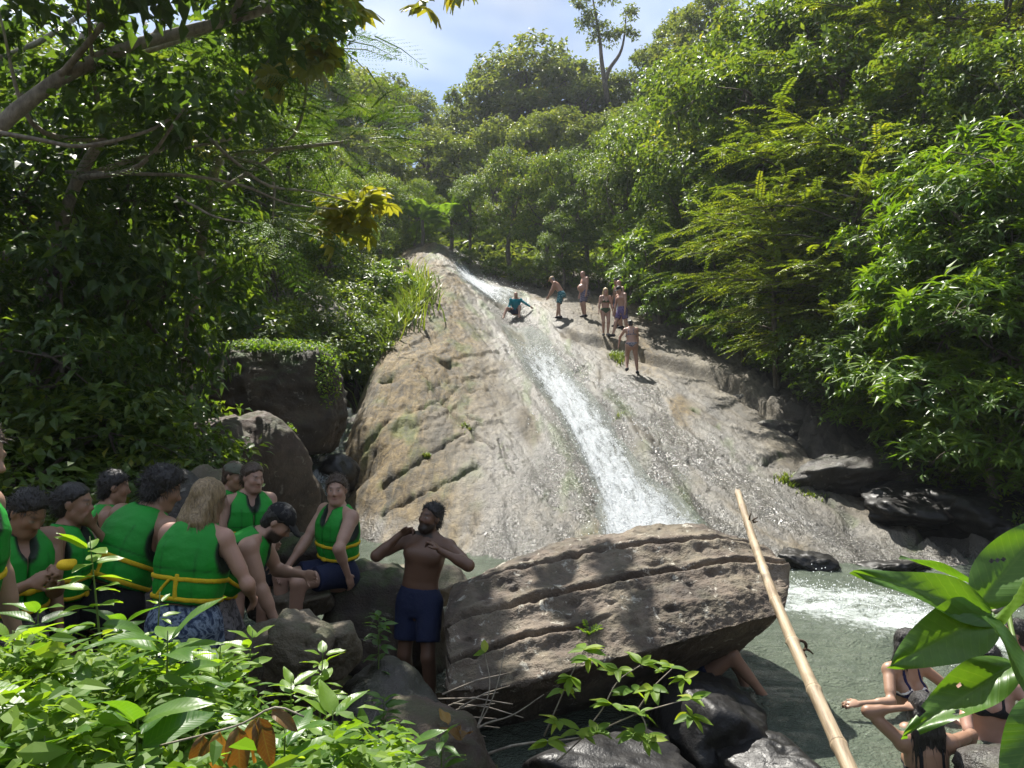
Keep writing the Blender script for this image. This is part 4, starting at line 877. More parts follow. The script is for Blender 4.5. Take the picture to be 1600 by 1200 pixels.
for k in range(4):
    me = mesh_np('leaf', hv*np.array([1, 1, 1.0])-np.outer(np.linalg.norm(hv, axis=1)**2, [0, 0, 1.6+.5*k]), hf, dict(tint=np.full(len(hv), (.3, .5, .62, .75)[k]))); me.materials.append(MATS['leaf_hand']); HAND.append(me)
def hand_tree():
    base = np.array([-7.6, 13.2, 3.2]); e = empty('hand_leaved_tree', tuple(base)); tag(e, 'tree with pale bare limbs and large yellowish hand shaped leaves at left', 'tree')
    limbs = [[(60, 218, 7.4), (130, 228, 7.5), (230, 205, 7.7), (290, 172, 7.9), (350, 165, 8.1)],
             [(232, 272, 8.8), (300, 275, 8.8), (380, 290, 9.6), (450, 318, 10.4), (520, 326, 11.3), (560, 322, 11.8)],
             [(325, 215, 9), (370, 255, 9), (420, 290, 9.8), (490, 300, 10.8), (560, 318, 11.6), (600, 318, 11.8)],
             [(300, 320, 8.5), (340, 340, 8.5), (395, 350, 8.5)],
             [(0, 190, 9), (60, 120, 9.3), (120, 65, 9.6), (190, 10, 10), (250, -60, 10.4)],
             [(0, 92, 8.6), (70, 60, 8.8), (150, 5, 9.1), (200, -40, 9.3)],
             [(318, 430, 14.5), (326, 370, 14.5), (340, 300, 14.6), (350, 240, 14.6), (362, 180, 14.7)]]
    rad = [.024, .022, .024, .016, .075, .04, .06]
    for lm, r in zip(limbs, rad):
        p = bez([P(*q) for q in lm], 24)-base; p = np.vstack([p[:1]*.0+np.array([0, 0, 1.0])*0+p[0]+(p[0]-p[1])*8, p]) if lm[0][0] > 10 and r < .06 else p
        V, fs = tube(p, np.linspace(r, r*.45, len(p)), 7); link('limb', mesh_np('limb', V, fs), MATS['bark_pale'], e)
    V, fs = tube(np.array([[0, 0, -1.5], [.2, -.3, 1.5], [.9, -.8, 3.6], [1.2, -1, 5.5]]), [.18, .15, .12, .08], 9); link('trunk', mesh_np('trunk', V, fs), MATS['bark_pale'], e)
    rs = np.random.RandomState(5); spots = []
    for (cx, cy, n, sx, sy) in [(545, 325, 16, 42, 36), (575, 300, 8, 24, 20), (520, 345, 8, 30, 22), (470, 105, 8, 30, 30), (490, 70, 5, 20, 24), (330, 230, 4, 18, 14), (280, 180, 3, 14, 6), (530, 12, 9, 30, 14), (485, 10, 5, 16, 10), (660, 5, 2, 8, 8), (700, -22, 4, 20, 12)]:
        for _ in range(n): spots.append((cx+rs.normal(0, sx*.6), cy+rs.normal(0, sy*.6)))
    for (px, py) in spots:
        D = rs.uniform(11.3, 12.3) if py > 200 else rs.uniform(8.8, 9.8)
        p = P(px, py, D)-base; o = link('leaf', HAND[rs.randint(4)], None, e, loc=tuple(p), rot=(rs.normal(.1, .5), rs.normal(.15, .5), rs.uniform(0, 6.28)), scale=rs.uniform(1.0, 1.5))
hand_tree()

# tall thin tree standing out against the sky
def thin_tree():
    D = 57; b0 = P(925, 125, D); b0[2] -= 3.5; e = empty('slender_tree', tuple(b0)); tag(e, 'tall slender forked tree standing against the sky', 'tree')
    pts1 = [(945, 130, D), (952, 108, D), (968, 85, D), (975, 60, D), (978, 25, D)]; pts2 = [(945, 130, D), (940, 95, D), (937, 60, D), (930, 20, D), (925, -10, D)]
    ps = []
    for pts in (pts1, pts2):
        p = bez([P(*q) for q in pts], 14)-b0; p = np.vstack([[P(950, 160, D)-b0], p]); ps.append(tube(p, np.linspace(.22, .05, len(p)), 6))
    V, fs = join(ps); link('trunk', mesh_np('trunk', V, fs), MATS['bark'], e)
    bl = [(P(q, r, D)-b0, s) for q, r, s in [(910, 5, .9), (925, 25, .8), (912, 40, .8), (940, 45, .9), (955, 60, .8), (975, 50, .8), (985, 22, .8), (930, 62, .7), (950, -5, 1.0), (990, 55, .5)]]
    cm, _, _ = crown_mesh('crown', 91, bl, 360, 7, .28, .13, two=True, twig=.6); link('crown', cm, MATS['leaf_far'], e)
thin_tree()
# palm near the slab top
def palm(label, base, sc, seed, n=9):
    rs = np.random.RandomState(seed); e = empty('palm', tuple(base)); tag(e, label, 'palm', 'palms'); 
    V, fs = tube(np.array([[0, 0, -.5], [.05, 0, .8*sc], [0, 0, 1.5*sc]]), [.12, .1, .08], 7); link('trunk', mesh_np('trunk', V, fs), MATS['bark'], e)
    for i in range(n):
        a = i*2.4; el = rs.uniform(.25, 1.2); d = np.array([math.cos(a)*math.cos(el), math.sin(a)*math.cos(el), math.sin(el)]); L = sc*rs.uniform(1.6, 2.3)
        ts = np.linspace(0, 1, 26); path = d*(ts*L)[:, None]+[0, 0, 1.5*sc]-UPV*(ts**2*L*.55)[:, None]; s = unit(np.cross(d, UPV)); B = []; Dd = []; LL = []
        for sg in (-1, 1): B.append(path[3:]); Dd.append(np.tile(s*sg+d*.6-UPV*.35, (23, 1))); LL.append(L*.32*np.sin(np.pi*(.12+.85*ts[3:])))
        B = np.concatenate(B); Dd = np.concatenate(Dd); LL = np.concatenate(LL)
        V, Fc, q = leaf_cloud(B, Dd, np.tile(UPV+d*.2, (len(B), 1)), LL, .05*sc+LL*.05, .1, .25, True); V2, f2 = tube(path, np.linspace(.025, .006, 26)*sc, 4, False)
        me = mesh_np('frond', np.concatenate([V, V2]), [Fc]+[f+len(V) for f in f2], dict(tint=np.concatenate([np.full(len(V), rs.uniform(.3, .9)), np.full(len(V2), .7)])), False); link('frond', me, MATS['leaf_herb'], e)
q = P(660, 348, 40.5); palm('small palm with upright fronds above the slab top', (q[0], q[1], q[2]-1.6), 1.15, 4)
q = P(705, 352, 41); palm('palm with one pale drooping frond, right of the upright one', (q[0], q[1], q[2]-1.6), 1.3, 6, 6)

# undergrowth that covers the banks: one mass
def undergrowth(name, label, seed, n, xr, yr, L, mat, keep, hmax=.9):
    rs = np.random.RandomState(seed); x = rs.uniform(*xr, n); y = yr[0]+(yr[1]-yr[0])*rs.rand(n)**1.3; k = keep(x, y); x = x[k]; y = y[k]; n = len(x)
    z = ground_z(x, y)+hmax*rs.rand(n)**1.5*(.4+.8*np.clip(noise(np.stack([x, y, 0*x], 1)*.7)+.5, 0, 1.2))
    sc = np.clip(y/18, .6, 2.6); B = np.stack([x, y, z], 1); Dr = rdir(rs, n)*np.array([1, 1, .5])+UPV*.15; Nm = UPV+rs.normal(0, .5, (n, 3)); ln = L*sc*rs.uniform(.6, 1.3, n)
    V, Fc, q = leaf_cloud(B, Dr, Nm, ln, ln*.5, .15, .3, True); o = link(name, mesh_np(name, V, Fc, dict(tint=np.repeat(np.clip(rs.normal(.4, .25, n), 0, 1), q)), False), MATS[mat])
    o['kind'] = 'stuff'; tag(o, label, 'undergrowth')
undergrowth('bank_undergrowth', 'dense low leaves covering the left bank and far slope', 1, 44000, (-34, -4.6), (6.5, 75), .25, 'leaf_broad', lambda x, y: x < ip(y, [(0, -3.9), (7, -4.5), (10, -5.6), (20, -6.3), (38, -7.0), (75, -4)]))
undergrowth('slope_undergrowth', 'dense low leaves covering the right bank under the trees', 2, 38000, (4.2, 34), (9, 75), .25, 'leaf_broad', lambda x, y: x > ip(y, [(0, 8), (14, 8.9), (24, 9.0), (30, 7), (36, 4.6), (75, 4)]))
undergrowth('ridge_undergrowth', 'low leaves covering the slope above the slab top', 3, 18000, (-9, 7), (38.8, 75), .19, 'leaf_far', lambda x, y: y > 38.8, 1.4)

# grass tufts on the slab
def grass(label, cx, cy, n, sx, sy, h, seed, name='grass_tuft', D=None):
    rs = np.random.RandomState(seed); hx, hy, _ = slab_hit(cx, cy)
    if D: q = P(cx, cy, D); hx, hy = q[0], D
    x = hx+rs.normal(0, sx, n); y = hy+rs.normal(0, sy, n); z = slab_base(x, y)-.05; ln = h*rs.uniform(.5, 1.2, n)
    a = rs.uniform(0, 6.28, n); d = np.stack([np.cos(a)*.45, np.sin(a)*.45, np.ones(n)], 1); d = unit(d); side = unit(np.cross(d, UPV)); B = np.stack([x, y, z], 1); wd = (.012+.016*h)*np.ones(n)[:, None]
    M = B+d*ln[:, None]*.55; T = B+d*ln[:, None]*.95+np.stack([np.cos(a), np.sin(a), -.35*np.ones(n)], 1)*ln[:, None]*.28
    o0 = np.array([hx, hy, slab_base(hx, hy)])
    V = np.stack([B-side*wd, B+side*wd, M+side*wd*.8, M-side*wd*.8, T], 1).reshape(-1, 3)-o0; o = 5*np.arange(n)[:, None]
    ob = link(name, mesh_np(name, V, [o+np.array([[0, 1, 2, 3]]), o+np.array([[3, 2, 4]])], dict(tint=np.repeat(np.clip(rs.normal(.5, .25, n), 0, 1), 5)), False), MATS['grass_blade'], loc=tuple(o0))
    tag(ob, label, 'grass', 'grass on the slab')
grass('tall bright grass clump on the upper left edge of the slab', 600, 468, 6000, .6, 1.8, 1.0, 1, D=26.5)
grass('paler tall grass above the bush at the slab\'s left edge', 578, 440, 4000, .6, 1.5, 1.2, 2, D=30)
grass('small grass tuft in the diagonal crack', 729, 668, 60, .06, .1, .16, 3); grass('low grass in the long crack at lower left', 665, 712, 120, .04, .03, .12, 4)
grass('grass tuft on the right slab above the bamboo tip', 1237, 752, 260, .12, .14, .20, 5); grass('thin grass beside the tuft on the right slab', 1268, 772, 70, .12, .12, .13, 6)
grass('round green tuft on the ledge beside the woman seen from behind', 965, 560, 240, .12, .25, .32, 7); grass('tiny plant on the rib right of the water', 968, 652, 40, .05, .08, .16, 8)
grass('leafy tuft at the very top of the slab', 648, 378, 200, .25, .3, .6, 9)
grass('algae green tuft at the slide\'s left rim', 760, 505, 80, .08, .4, .08, 10)
# ---------------------------------------------------------------- people: one continuous skin surface each, from a smooth distance field
class Field:
    def __init__(s): s.pr = []
    def cone(s, a, b, ra, rb, k=.03, cutb=None): s.pr.append(('c', np.array(a, float), np.array(b, float), ra, rb, k, cutb)); return s
    def ell(s, c, R, r, k=.03, sub=False): s.pr.append(('e', np.array(c, float), np.array(R, float), np.array(r, float), k, sub)); return s
    def loft(s, o, R, st, k=.04, pw=2.0): s.pr.append(('l', np.array(o, float), np.array(R, float), np.array(st, float), k, pw)); return s
    def bounds(s):
        lo = np.full(3, 9.); hi = -lo
        for p in s.pr: 
            a, b = s.bb(p)
            if not (p[0] == 'e' and p[5]): lo = np.minimum(lo, a); hi = np.maximum(hi, b)
        return lo, hi
    def bb(s, p):
        if p[0] == 'c':
            r = max(p[3], p[4]); return np.minimum(p[1], p[2])-r, np.maximum(p[1], p[2])+r
        if p[0] == 'e':
            r = np.sqrt(((p[2]*p[3])**2).sum(1)); return p[1]-r, p[1]+r
        st = p[3]; q = []
        for h, rx, ry, yo in st:
            for sx in (-1, 1):
                for sy in (-1, 1): q.append(p[1]+p[2]@np.array([sx*rx, yo+sy*ry, h]))
        q = np.array(q); return q.min(0), q.max(0)
    def mesh(s, h, cut=None, pad=.03):
        lo, hi = s.bounds(); lo = lo-pad; hi = hi+pad; n = np.ceil((hi-lo)/h).astype(int)+1
        ax = [lo[i]+h*np.arange(n[i]) for i in range(3)]; S = np.full(n, .15, np.float32); m = .05
        for p in s.pr:
            a, b = s.bb(p); i0 = np.maximum(0, ((a-m-lo)/h).astype(int)); i1 = np.minimum(n, ((b+m-lo)/h).astype(int)+2)
            if (i1 <= i0).any(): continue
            sl = tuple(slice(i0[i], i1[i]) for i in range(3))
            X = ax[0][sl[0]][:, None, None]; Y = ax[1][sl[1]][None, :, None]; Z = ax[2][sl[2]][None, None, :]
            if p[0] == 'c':
                A, B = p[1], p[2]; ab = B-A; L2 = ab@ab+1e-9
                t = np.clip(((X-A[0])*ab[0]+(Y-A[1])*ab[1]+(Z-A[2])*ab[2])/L2, 0, 1)
                d = np.sqrt((X-A[0]-t*ab[0])**2+(Y-A[1]-t*ab[1])**2+(Z-A[2]-t*ab[2])**2)-(p[3]+(p[4]-p[3])*t); k = p[5]
                if p[6] is not None:
                    u = ab/math.sqrt(L2); d = np.maximum(d, (X-B[0])*u[0]+(Y-B[1])*u[1]+(Z-B[2])*u[2])
            elif p[0] == 'e':
                R = p[2]; r = p[3]; q = [(X-p[1][0])*R[0, i]+(Y-p[1][1])*R[1, i]+(Z-p[1][2])*R[2, i] for i in range(3)]
                k0 = np.sqrt(sum((q[i]/r[i])**2 for i in range(3)))+1e-6; k1 = np.sqrt(sum((q[i]/r[i]**2)**2 for i in range(3)))+1e-6
                d = k0*(k0-1)/k1; k = p[4]
                if p[5]:
                    a_ = S[sl]; hh = np.maximum(k-np.abs(-a_-d), 0)/k; S[sl] = -np.minimum(-a_, d)+hh*hh*k*.25 if False else np.maximum(a_, -d); continue
            else:
                R = p[2]; st = p[3]; q = [(X-p[1][0])*R[0, i]+(Y-p[1][1])*R[1, i]+(Z-p[1][2])*R[2, i] for i in range(3)]
                hz = q[2]; rx = np.interp(hz, st[:, 0], st[:, 1]); ry = np.interp(hz, st[:, 0], st[:, 2]); yo = np.interp(hz, st[:, 0], st[:, 3]); pw = p[5]
                e = (np.abs(q[0]/rx)**pw+np.abs((q[1]-yo)/ry)**pw)**(1/pw); d = (e-1)*np.minimum(rx, ry)
                d = np.maximum(d, np.maximum(st[0, 0]-hz, hz-st[-1, 0])); k = p[4]
            a_ = S[sl]; hh = np.maximum(k-np.abs(a_-d), 0)/k
            S[sl] = np.minimum(a_, d)-hh*hh*k*.25
        if cut is not None:
            S = cut(S, ax[0][:, None, None], ax[1][None, :, None], ax[2][None, None, :])
        S = np.asarray(S, np.float32); S[0] = S[-1] = .1; S[:, 0] = S[:, -1] = .1; S[:, :, 0] = S[:, :, -1] = .1
        return nets(S, lo, h)
def nets(S, lo, h):
    neg = S < 0; c = np.zeros(tuple(np.array(S.shape)-1), np.uint8)
    for i in (0, 1):
        for j in (0, 1):
            for k in (0, 1): c += neg[i:S.shape[0]-1+i, j:S.shape[1]-1+j, k:S.shape[2]-1+k]
    act = (c > 0) & (c < 8); idx = np.argwhere(act); vid = np.full(act.shape, -1, np.int32); vid[act] = np.arange(len(idx))
    cor = {}
    for i in (0, 1):
        for j in (0, 1):
            for k in (0, 1): cor[(i, j, k)] = S[idx[:, 0]+i, idx[:, 1]+j, idx[:, 2]+k]
    acc = np.zeros((len(idx), 3)); cnt = np.zeros(len(idx))
    for a in cor:
        for axi in range(3):
            if a[axi] == 0:
                b_ = list(a); b_[axi] = 1; va, vb = cor[a], cor[tuple(b_)]; m = (va < 0) != (vb < 0)
                t = np.where(m, va/(va-vb+1e-12), 0); pt = np.tile(np.array(a, float), (len(idx), 1)); pt[:, axi] = t
                acc[m] += pt[m]; cnt[m] += 1
    V = lo+h*(idx+acc/np.maximum(cnt, 1)[:, None]); Q = []
    for axi in range(3):
        o1, o2 = [(1, 2), (2, 0), (0, 1)][axi]
        s0 = [slice(None)]*3; s1 = [slice(None)]*3; s0[axi] = slice(0, -1); s1[axi] = slice(1, None)
        ch = neg[tuple(s0)] != neg[tuple(s1)]; e = np.argwhere(ch); e = e[(e[:, o1] > 0) & (e[:, o2] > 0) & (e[:, o1] < S.shape[o1]-1) & (e[:, o2] < S.shape[o2]-1)]
        if not len(e): continue
        def cell(d1, d2):
            q = e.copy(); q[:, o1] -= d1; q[:, o2] -= d2; return vid[q[:, 0], q[:, 1], q[:, 2]]
        q = np.stack([cell(1, 1), cell(0, 1), cell(0, 0), cell(1, 0)], 1); inside = neg[e[:, 0], e[:, 1], e[:, 2]]
        q[~inside] = q[~inside][:, ::-1]; Q.append(q)
    Q = np.concatenate(Q); Q = Q[(Q >= 0).all(1)]
    return V, Q
def rot(yaw=0, pitch=0, roll=0):      # yaw about up, pitch forward (forward is -Y), roll towards +X
    y, p, r = map(math.radians, (yaw, pitch, roll))
    return np.array(Matrix.Rotation(y, 3, 'Z') @ Matrix.Rotation(p, 3, 'X') @ Matrix.Rotation(r, 3, 'Y'))
def ik(a, t, l1, l2, pole):
    a = np.array(a, float); t = np.array(t, float); d = t-a; L = np.linalg.norm(d); Lc = min(max(L, abs(l1-l2)+.02), (l1+l2)*.998); u = d/(L+1e-9)
    p = np.array(pole, float); p = p-u*(p@u); p /= np.linalg.norm(p)+1e-9
    c = (l1*l1+Lc*Lc-l2*l2)/(2*l1*Lc); c = max(-1, min(1, c)); m = a+u*l1*c+p*l1*math.sqrt(1-c*c)
    return m, a+u*Lc
SKIN = dict(fair=(.35, .215, .155), pink=(.39, .225, .165), tan=(.25, .142, .09), brown=(.125, .066, .040), olive=(.31, .19, .128))
b = NB('skin'); c = b.attrc('col'); v = b.obj(); n = b.noise(v, 14, 4, .6)
c = b.mix(.35, c, b.ramp(n, [(.3, (.78, .72, .70)), (.7, (1.12, 1.1, 1.08))]), 'MULTIPLY')
b.done(b.pbsdf(c, .46, b.bump(b.noise(v, 180, 2, .5), .15, .004), .45, **{'Subsurface Weight': 0.0}))
def cloth(name, c1, c2=None, sc=10, rough=.8, kind='noise'):
    b = NB(name); v = b.obj(); n = b.noise(v, 7, 4, .6)
    if c2 is None: c = b.mix(.4, c1, b.ramp(n, [(.3, (.75, .75, .75)), (.7, (1.1, 1.1, 1.1))]), 'MULTIPLY')
    elif kind == 'noise': c = b.ramp(b.noise(v, sc, 4, .6, .8), [(.42, c1), (.52, c2), (.62, c1)])
    elif kind == 'plaid':
        s = b.n('SeparateXYZ', Vector=v); w1 = b.math('SINE', b.math('MULTIPLY', s.outputs['Z'], 90.0)); w2 = b.math('SINE', b.math('MULTIPLY', b.math('ADD', s.outputs['X'], s.outputs['Y']), 90.0))
        c = b.ramp(b.math('ADD', b.math('MULTIPLY', w1, .25), b.math('ADD', b.math('MULTIPLY', w2, .25), .5)), [(.35, c1), (.6, c2)])
    else:
        vo = b.n('TexVoronoi', Vector=v, Scale=sc).outputs['Distance']; c = b.ramp(vo, [(.25, c2), (.38, c1)])
    b.done(b.pbsdf(c, rough, b.bump(b.noise(v, 30, 4, .6), .5, .015), .25)); return name
cloth('vest_green', (.012, .30, .03)); b = NB('vest_shell'); c = b.attrc('col'); v = b.obj()
b.done(b.pbsdf(b.mix(.35, c, b.ramp(b.noise(v, 6, 4, .6), [(.3, (.75, .78, .75)), (.7, (1.1, 1.1, 1.1))]), 'MULTIPLY'), .62, b.bump(b.noise(v, 16, 3, .5), .4, .02), .3))
cloth('strap_yellow', (.62, .42, .015)); cloth('navy', (.012, .018, .05)); cloth('black', (.012, .012, .014)); cloth('bluegrey', (.17, .22, .27)); cloth('batik', (.02, .035, .075), (.20, .25, .33), 16)
cloth('camo', (.055, .05, .05), (.22, .20, .20), 14); cloth('teal_print', (.02, .11, .14), (.30, .50, .50), 22, kind='vor'); cloth('plaid', (.06, .05, .09), (.22, .20, .26), kind='plaid')
cloth('olive_suit', (.055, .075, .035)); cloth('purple', (.06, .03, .13), (.20, .16, .28), 18); cloth('floral', (.03, .035, .07), (.40, .36, .38), 20); cloth('teal_shirt', (.0, .16, .20)); cloth('navy_trim', (.012, .015, .06)); cloth('white_trim', (.75, .72, .68))
cloth('cap_grey', (.11, .115, .085)); cloth('cap_black', (.012, .012, .013)); cloth('cap_tan', (.40, .27, .12)); cloth('shoe_dark', (.02, .02, .025)); cloth('shoe_green', (.0, .30, .20)); cloth('blue_shorts', (.04, .12, .22)); cloth('light_shorts', (.38, .42, .45), (.25, .30, .34), 14)
def hairm(name, c1, c2):
    b = NB(name); v = b.obj((30, 30, 5)); n = b.noise(v, 3, 5, .6, .5); b.done(b.pbsdf(b.ramp(n, [(.35, c1), (.7, c2)]), .38, b.bump(n, 1.0, .012), .5)); return name
hairm('hair_black', (.006, .005, .005), (.022, .018, .016)); hairm('hair_brown', (.03, .018, .011), (.085, .052, .03)); hairm('hair_blond', (.13, .085, .04), (.36, .26, .14)); hairm('hair_pale', (.42, .30, .15), (.66, .52, .30)); hairm('hair_grey', (.10, .09, .085), (.24, .22, .2))

def person(label, loc, yaw, H=1.75, sex='m', fat=1.0, skin='fair', hips=(0, 0, .955), lean=(4, 0), plean=None, twist=0, head=(0, 0, 0), R=None, L=None, Rp=None, Lp=None, fR=(-.11, 0, .085), fL=(.11, .03, .085),
           kR=(-.1, 1, 0), kL=(.1, 1, 0), toe=(None, None), hair='short', hairc='hair_brown', cap=None, shorts=None, hem=.62, vest=False, bikini=None, shirt=None, shoes=None, belly=0, beard=False, cell=.0118, curl=.35, hdR=None, hdL=None, group=None, open_vest=False):
    s = H/1.75; fem = sex == 'f'; J = lambda q: np.array([q[0], -q[1], q[2]], float)*s
    R0 = rot(0, *(plean if plean else (lean[0]*.35, lean[1]*.4))); R1 = rot(twist, lean[0], lean[1]); Pc = J(hips); W = Pc+R0@np.array([0, 0, .10])*s
    sw = (.165 if fem else .188)*(.5+.5*fat); Nb = W+R1@np.array([0, .012, .40])*s; Rh = rot(*head); Hc = Nb+R1@np.array([0, -.005, .035])*s+Rh@np.array([0, -.02, .105])*s
    sh = {-1: W+R1@np.array([-sw, .01, .335])*s, 1: W+R1@np.array([sw, .01, .335])*s}
    hipw = .095 if fem else .088
    hp = {-1: Pc+R0@np.array([-hipw, 0, -.045])*s, 1: Pc+R0@np.array([hipw, 0, -.045])*s}
    f = Field(); ft = .5+.5*fat
    if fem: up = [(-.07, .09, .065, 0), (-.03, .118, .084, 0), (0, .122, .09, 0), (.1, .138, .098, 0), (.2, .150, .104, 0), (.28, .150, .098, .005), (.335, .128, .08, .01), (.385, .075, .062, .012), (.42, .052, .052, .012)]
    else: up = [(-.07, .10, .07, 0), (-.03, .134, .092, 0), (0, .142, .10, 0), (.1, .153, .11, 0), (.2, .170, .12, 0), (.28, .172, .115, .005), (.335, .15, .092, .01), (.385, .09, .072, .012), (.42, .06, .058, .012)]
    lowr = [(-.20, .09, .075, 0), (-.15, .145, .10, 0), (-.08, .175 if fem else .162, .118, .005), (-.02, .168 if fem else .158, .112, .003), (.05, .142 if fem else .148, .10, 0), (.10, .112 if fem else .130, .082, 0), (.14, .085 if fem else .10, .06, 0)]
    sc = lambda st, g=1.0: [(h*s, rx*s*g, ry*s*g, yo*s) for h, rx, ry, yo in st]
    f.loft(Pc, R0, sc(lowr, ft), .05*s); f.loft(W, R1, sc(up, ft), .05*s)
    for sg in (-1, 1):
        f.ell(Pc+R0@np.array([sg*.075, .06, -.075])*s, R0, np.array([.085, .08, .095])*s*ft, .05)                # buttocks
        f.cone(Nb+R1@np.array([sg*.03, .0, .0])*s, sh[sg]+R1@np.array([-sg*.02, 0, .012])*s, .045*s, .048*s, .05)    # trapezius
        f.ell(sh[sg], R1, np.array([.06, .058, .066])*s*(.6+.4*ft)*(.88 if fem else 1), .04)
        if fem: f.ell(W+R1@np.array([sg*.07, -.088, .20])*s, R1, np.array([.062, .06, .06])*s, .03)
        else: f.ell(W+R1@np.array([sg*.075, -.075, .245])*s, R1, np.array([.085, .05, .06])*s, .05)
    if belly: f.ell(W+R1@np.array([0, -.06-.05*belly, .02])*s, R1, np.array([.15, .11+.04*belly, .15])*s, .08)
    # legs
    kn = {}; an = {}; tr = (.092 if fem else .088)*ft
    for sg, ftg, kp, tw in ((-1, fR, kR, toe[0]), (1, fL, kL, toe[1])):
        m, e = ik(hp[sg], J(ftg), .425*s, .415*s, J(kp)/s); kn[sg] = m; an[sg] = e
        f.cone(hp[sg], m, tr*s, .056*s*(.7+.3*ft), .045); f.cone(m, e, .054*s*(.7+.3*ft), .037*s, .03)
        d = (e-m)/np.linalg.norm(e-m); back = np.array([0, 1.0, 0])-d*d[1]; back /= np.linalg.norm(back)+1e-9
        f.cone(m+d*.07*s+back*.018*s, m+d*.22*s+back*.012*s, .046*s*(.7+.3*ft), .036*s, .04)
        td = J(tw)/s if tw is not None else np.array([sg*.18, -1.0, -.0]); td = td/np.linalg.norm(td)
        hb = e-np.array([0, 0, .035])*s; f.cone(hb-td*.045*s, hb+td*.10*s-np.array([0, 0, .012])*s, .038*s, .036*s, .03); f.cone(hb+td*.09*s-np.array([0, 0, .012])*s, hb+td*.17*s-np.array([0, 0, .022])*s, .034*s, .022*s, .03)
    # arms
    el = {}; wr = {}
    for sg, tg, pl, hd in ((-1, R, Rp, hdR), (1, L, Lp, hdL)):
        t = J(tg) if tg is not None else sh[sg]+R1@np.array([sg*.07, -.06, -.0])*s+np.array([sg*.02, -.02, -.535])*s
        p = J(pl)/s if pl is not None else np.array([sg*.5, 1.0, -.2])
        m, e = ik(sh[sg], t, .29*s, .255*s, p); el[sg] = m; wr[sg] = e; g = (.82 if fem else 1)*(.65+.35*ft)
        f.cone(sh[sg], m, .051*s*g, .040*s*g, .035); f.cone(m, e, .041*s*g, .026*s*g, .025); f.cone(lerp(sh[sg], m, .3), lerp(sh[sg], m, .65), .05*s*g, .046*s*g, .03)
        f.cone(m, lerp(m, e, .35), .040*s*g, .040*s*g, .03)
        d = J(hd)/s if hd is not None else (e-m); d = d/np.linalg.norm(d); side = np.array([-sg*1.0, -.2, 0]); pn = side-d*(side@d); pn /= np.linalg.norm(pn)+1e-9; ac = np.cross(d, pn)   # palm normal, across
        Rm = np.stack([ac, pn, d], 1); hs = s*(.92 if fem else 1)
        f.ell(e+d*.052*hs, Rm, np.array([.041, .017, .056])*hs, .015)
        for q, (off, ln) in enumerate(zip((-.030, -.010, .010, .029), (.062, .075, .071, .056))):
            b0 = e+d*.09*hs+ac*off*hs*(-sg); cu = curl*(1+.12*q); d1 = d*math.cos(cu*.6)+pn*math.sin(cu*.6); d2 = d*math.cos(cu*1.9)+pn*math.sin(cu*1.9); sp_ = ac*(-sg)*off*.9
            k1 = b0+(d1+sp_)*ln*.55*hs; f.cone(b0-d*.02*hs, k1, .0098*hs, .0090*hs, .006); f.cone(k1, k1+(d2+sp_)*ln*.5*hs, .0090*hs, .0075*hs, .005)
        b0 = e+d*.025*hs-ac*(-sg)*(-.028)*hs*(-1); b0 = e+d*.03*hs+ac*(-sg)*(-.030)*hs; td = unit(d*.75+ac*sg*.75*1.0*np.sign(1)+pn*.45)
        k1 = b0+td*.042*hs; f.cone(b0, k1, .0135*hs, .011*hs, .012); f.cone(k1, k1+unit(td+d*.5)*.032*hs, .0105*hs, .0085*hs, .006)
    # neck and head
    hq = lambda x, fw, z: Hc+Rh@np.array([x, -fw, z])*s
    f.cone(Nb-R1@np.array([0, 0, .03])*s, hq(0, -.015, -.04), .058*s*(.86 if fem else 1), .052*s*(.88 if fem else 1), .03)
    f.ell(hq(0, -.012, .035), Rh, np.array([.074, .094, .088])*s, .02); f.ell(hq(0, .024, -.035), Rh, np.array([.058, .066, .076])*s, .03); f.cone(hq(-.012, .066, -.092), hq(.012, .066, -.092), .022*s, .022*s, .03)
    for sg in (-1, 1):
        f.ell(hq(sg*.036, .058, -.018), Rh, np.array([.028, .026, .03])*s, .02); f.ell(hq(sg*.077, -.008, .0), Rh, np.array([.010, .021, .031])*s, .008); f.cone(hq(sg*.05, .01, -.06), hq(sg*.022, .06, -.09), .024*s, .02*s, .03)
        f.ell(hq(sg*.031, .094, .008), Rh, np.array([.017, .014, .011])*s, .01, True); f.ell(hq(sg*.031, .074, .008), Rh, np.array([.013, .013, .012])*s, .003)
    f.cone(hq(-.03, .077, .030), hq(.03, .077, .030), .013*s, .013*s, .012); f.cone(hq(0, .086, .014), hq(0, .106, -.020), .0085*s, .0125*s, .010)
    f.cone(hq(-.010, .094, -.026), hq(.010, .094, -.026), .0095*s, .0095*s, .008); f.cone(hq(-.017, .083, -.051), hq(.017, .083, -.051), .0085*s, .0085*s, .008); f.cone(hq(-.015, .082, -.064), hq(.015, .082, -.064), .0095*s, .0095*s, .008)
    V, Q = f.mesh(cell); sk = np.array(SKIN[skin]); rs = np.random.RandomState(abs(hash(label)) % 9999 if False else len(label)*7+int(abs(loc[0])*31)); colr = np.tile(sk, (len(V), 1))
    colr = colr*(1+.10*noise(V*6+loc[0]))[:, None]
    hl_ = (V-Hc)@Rh/s; hx, hf, hz_ = hl_[:, 0], -hl_[:, 1], hl_[:, 2]; inh = (np.abs(hx) < .1) & (np.abs(hf) < .14) & (np.abs(hz_) < .15)
    def paint(m, c, a=1.0): m = (np.clip(m, 0, 1)*inh*a)[:, None]; colr[:] = colr*(1-m)+np.array(c)*m
    dk = {'hair_black': (.012, .01, .01), 'hair_blond': (.16, .10, .05), 'hair_pale': (.3, .2, .1)}.get(hairc, (.04, .024, .015))
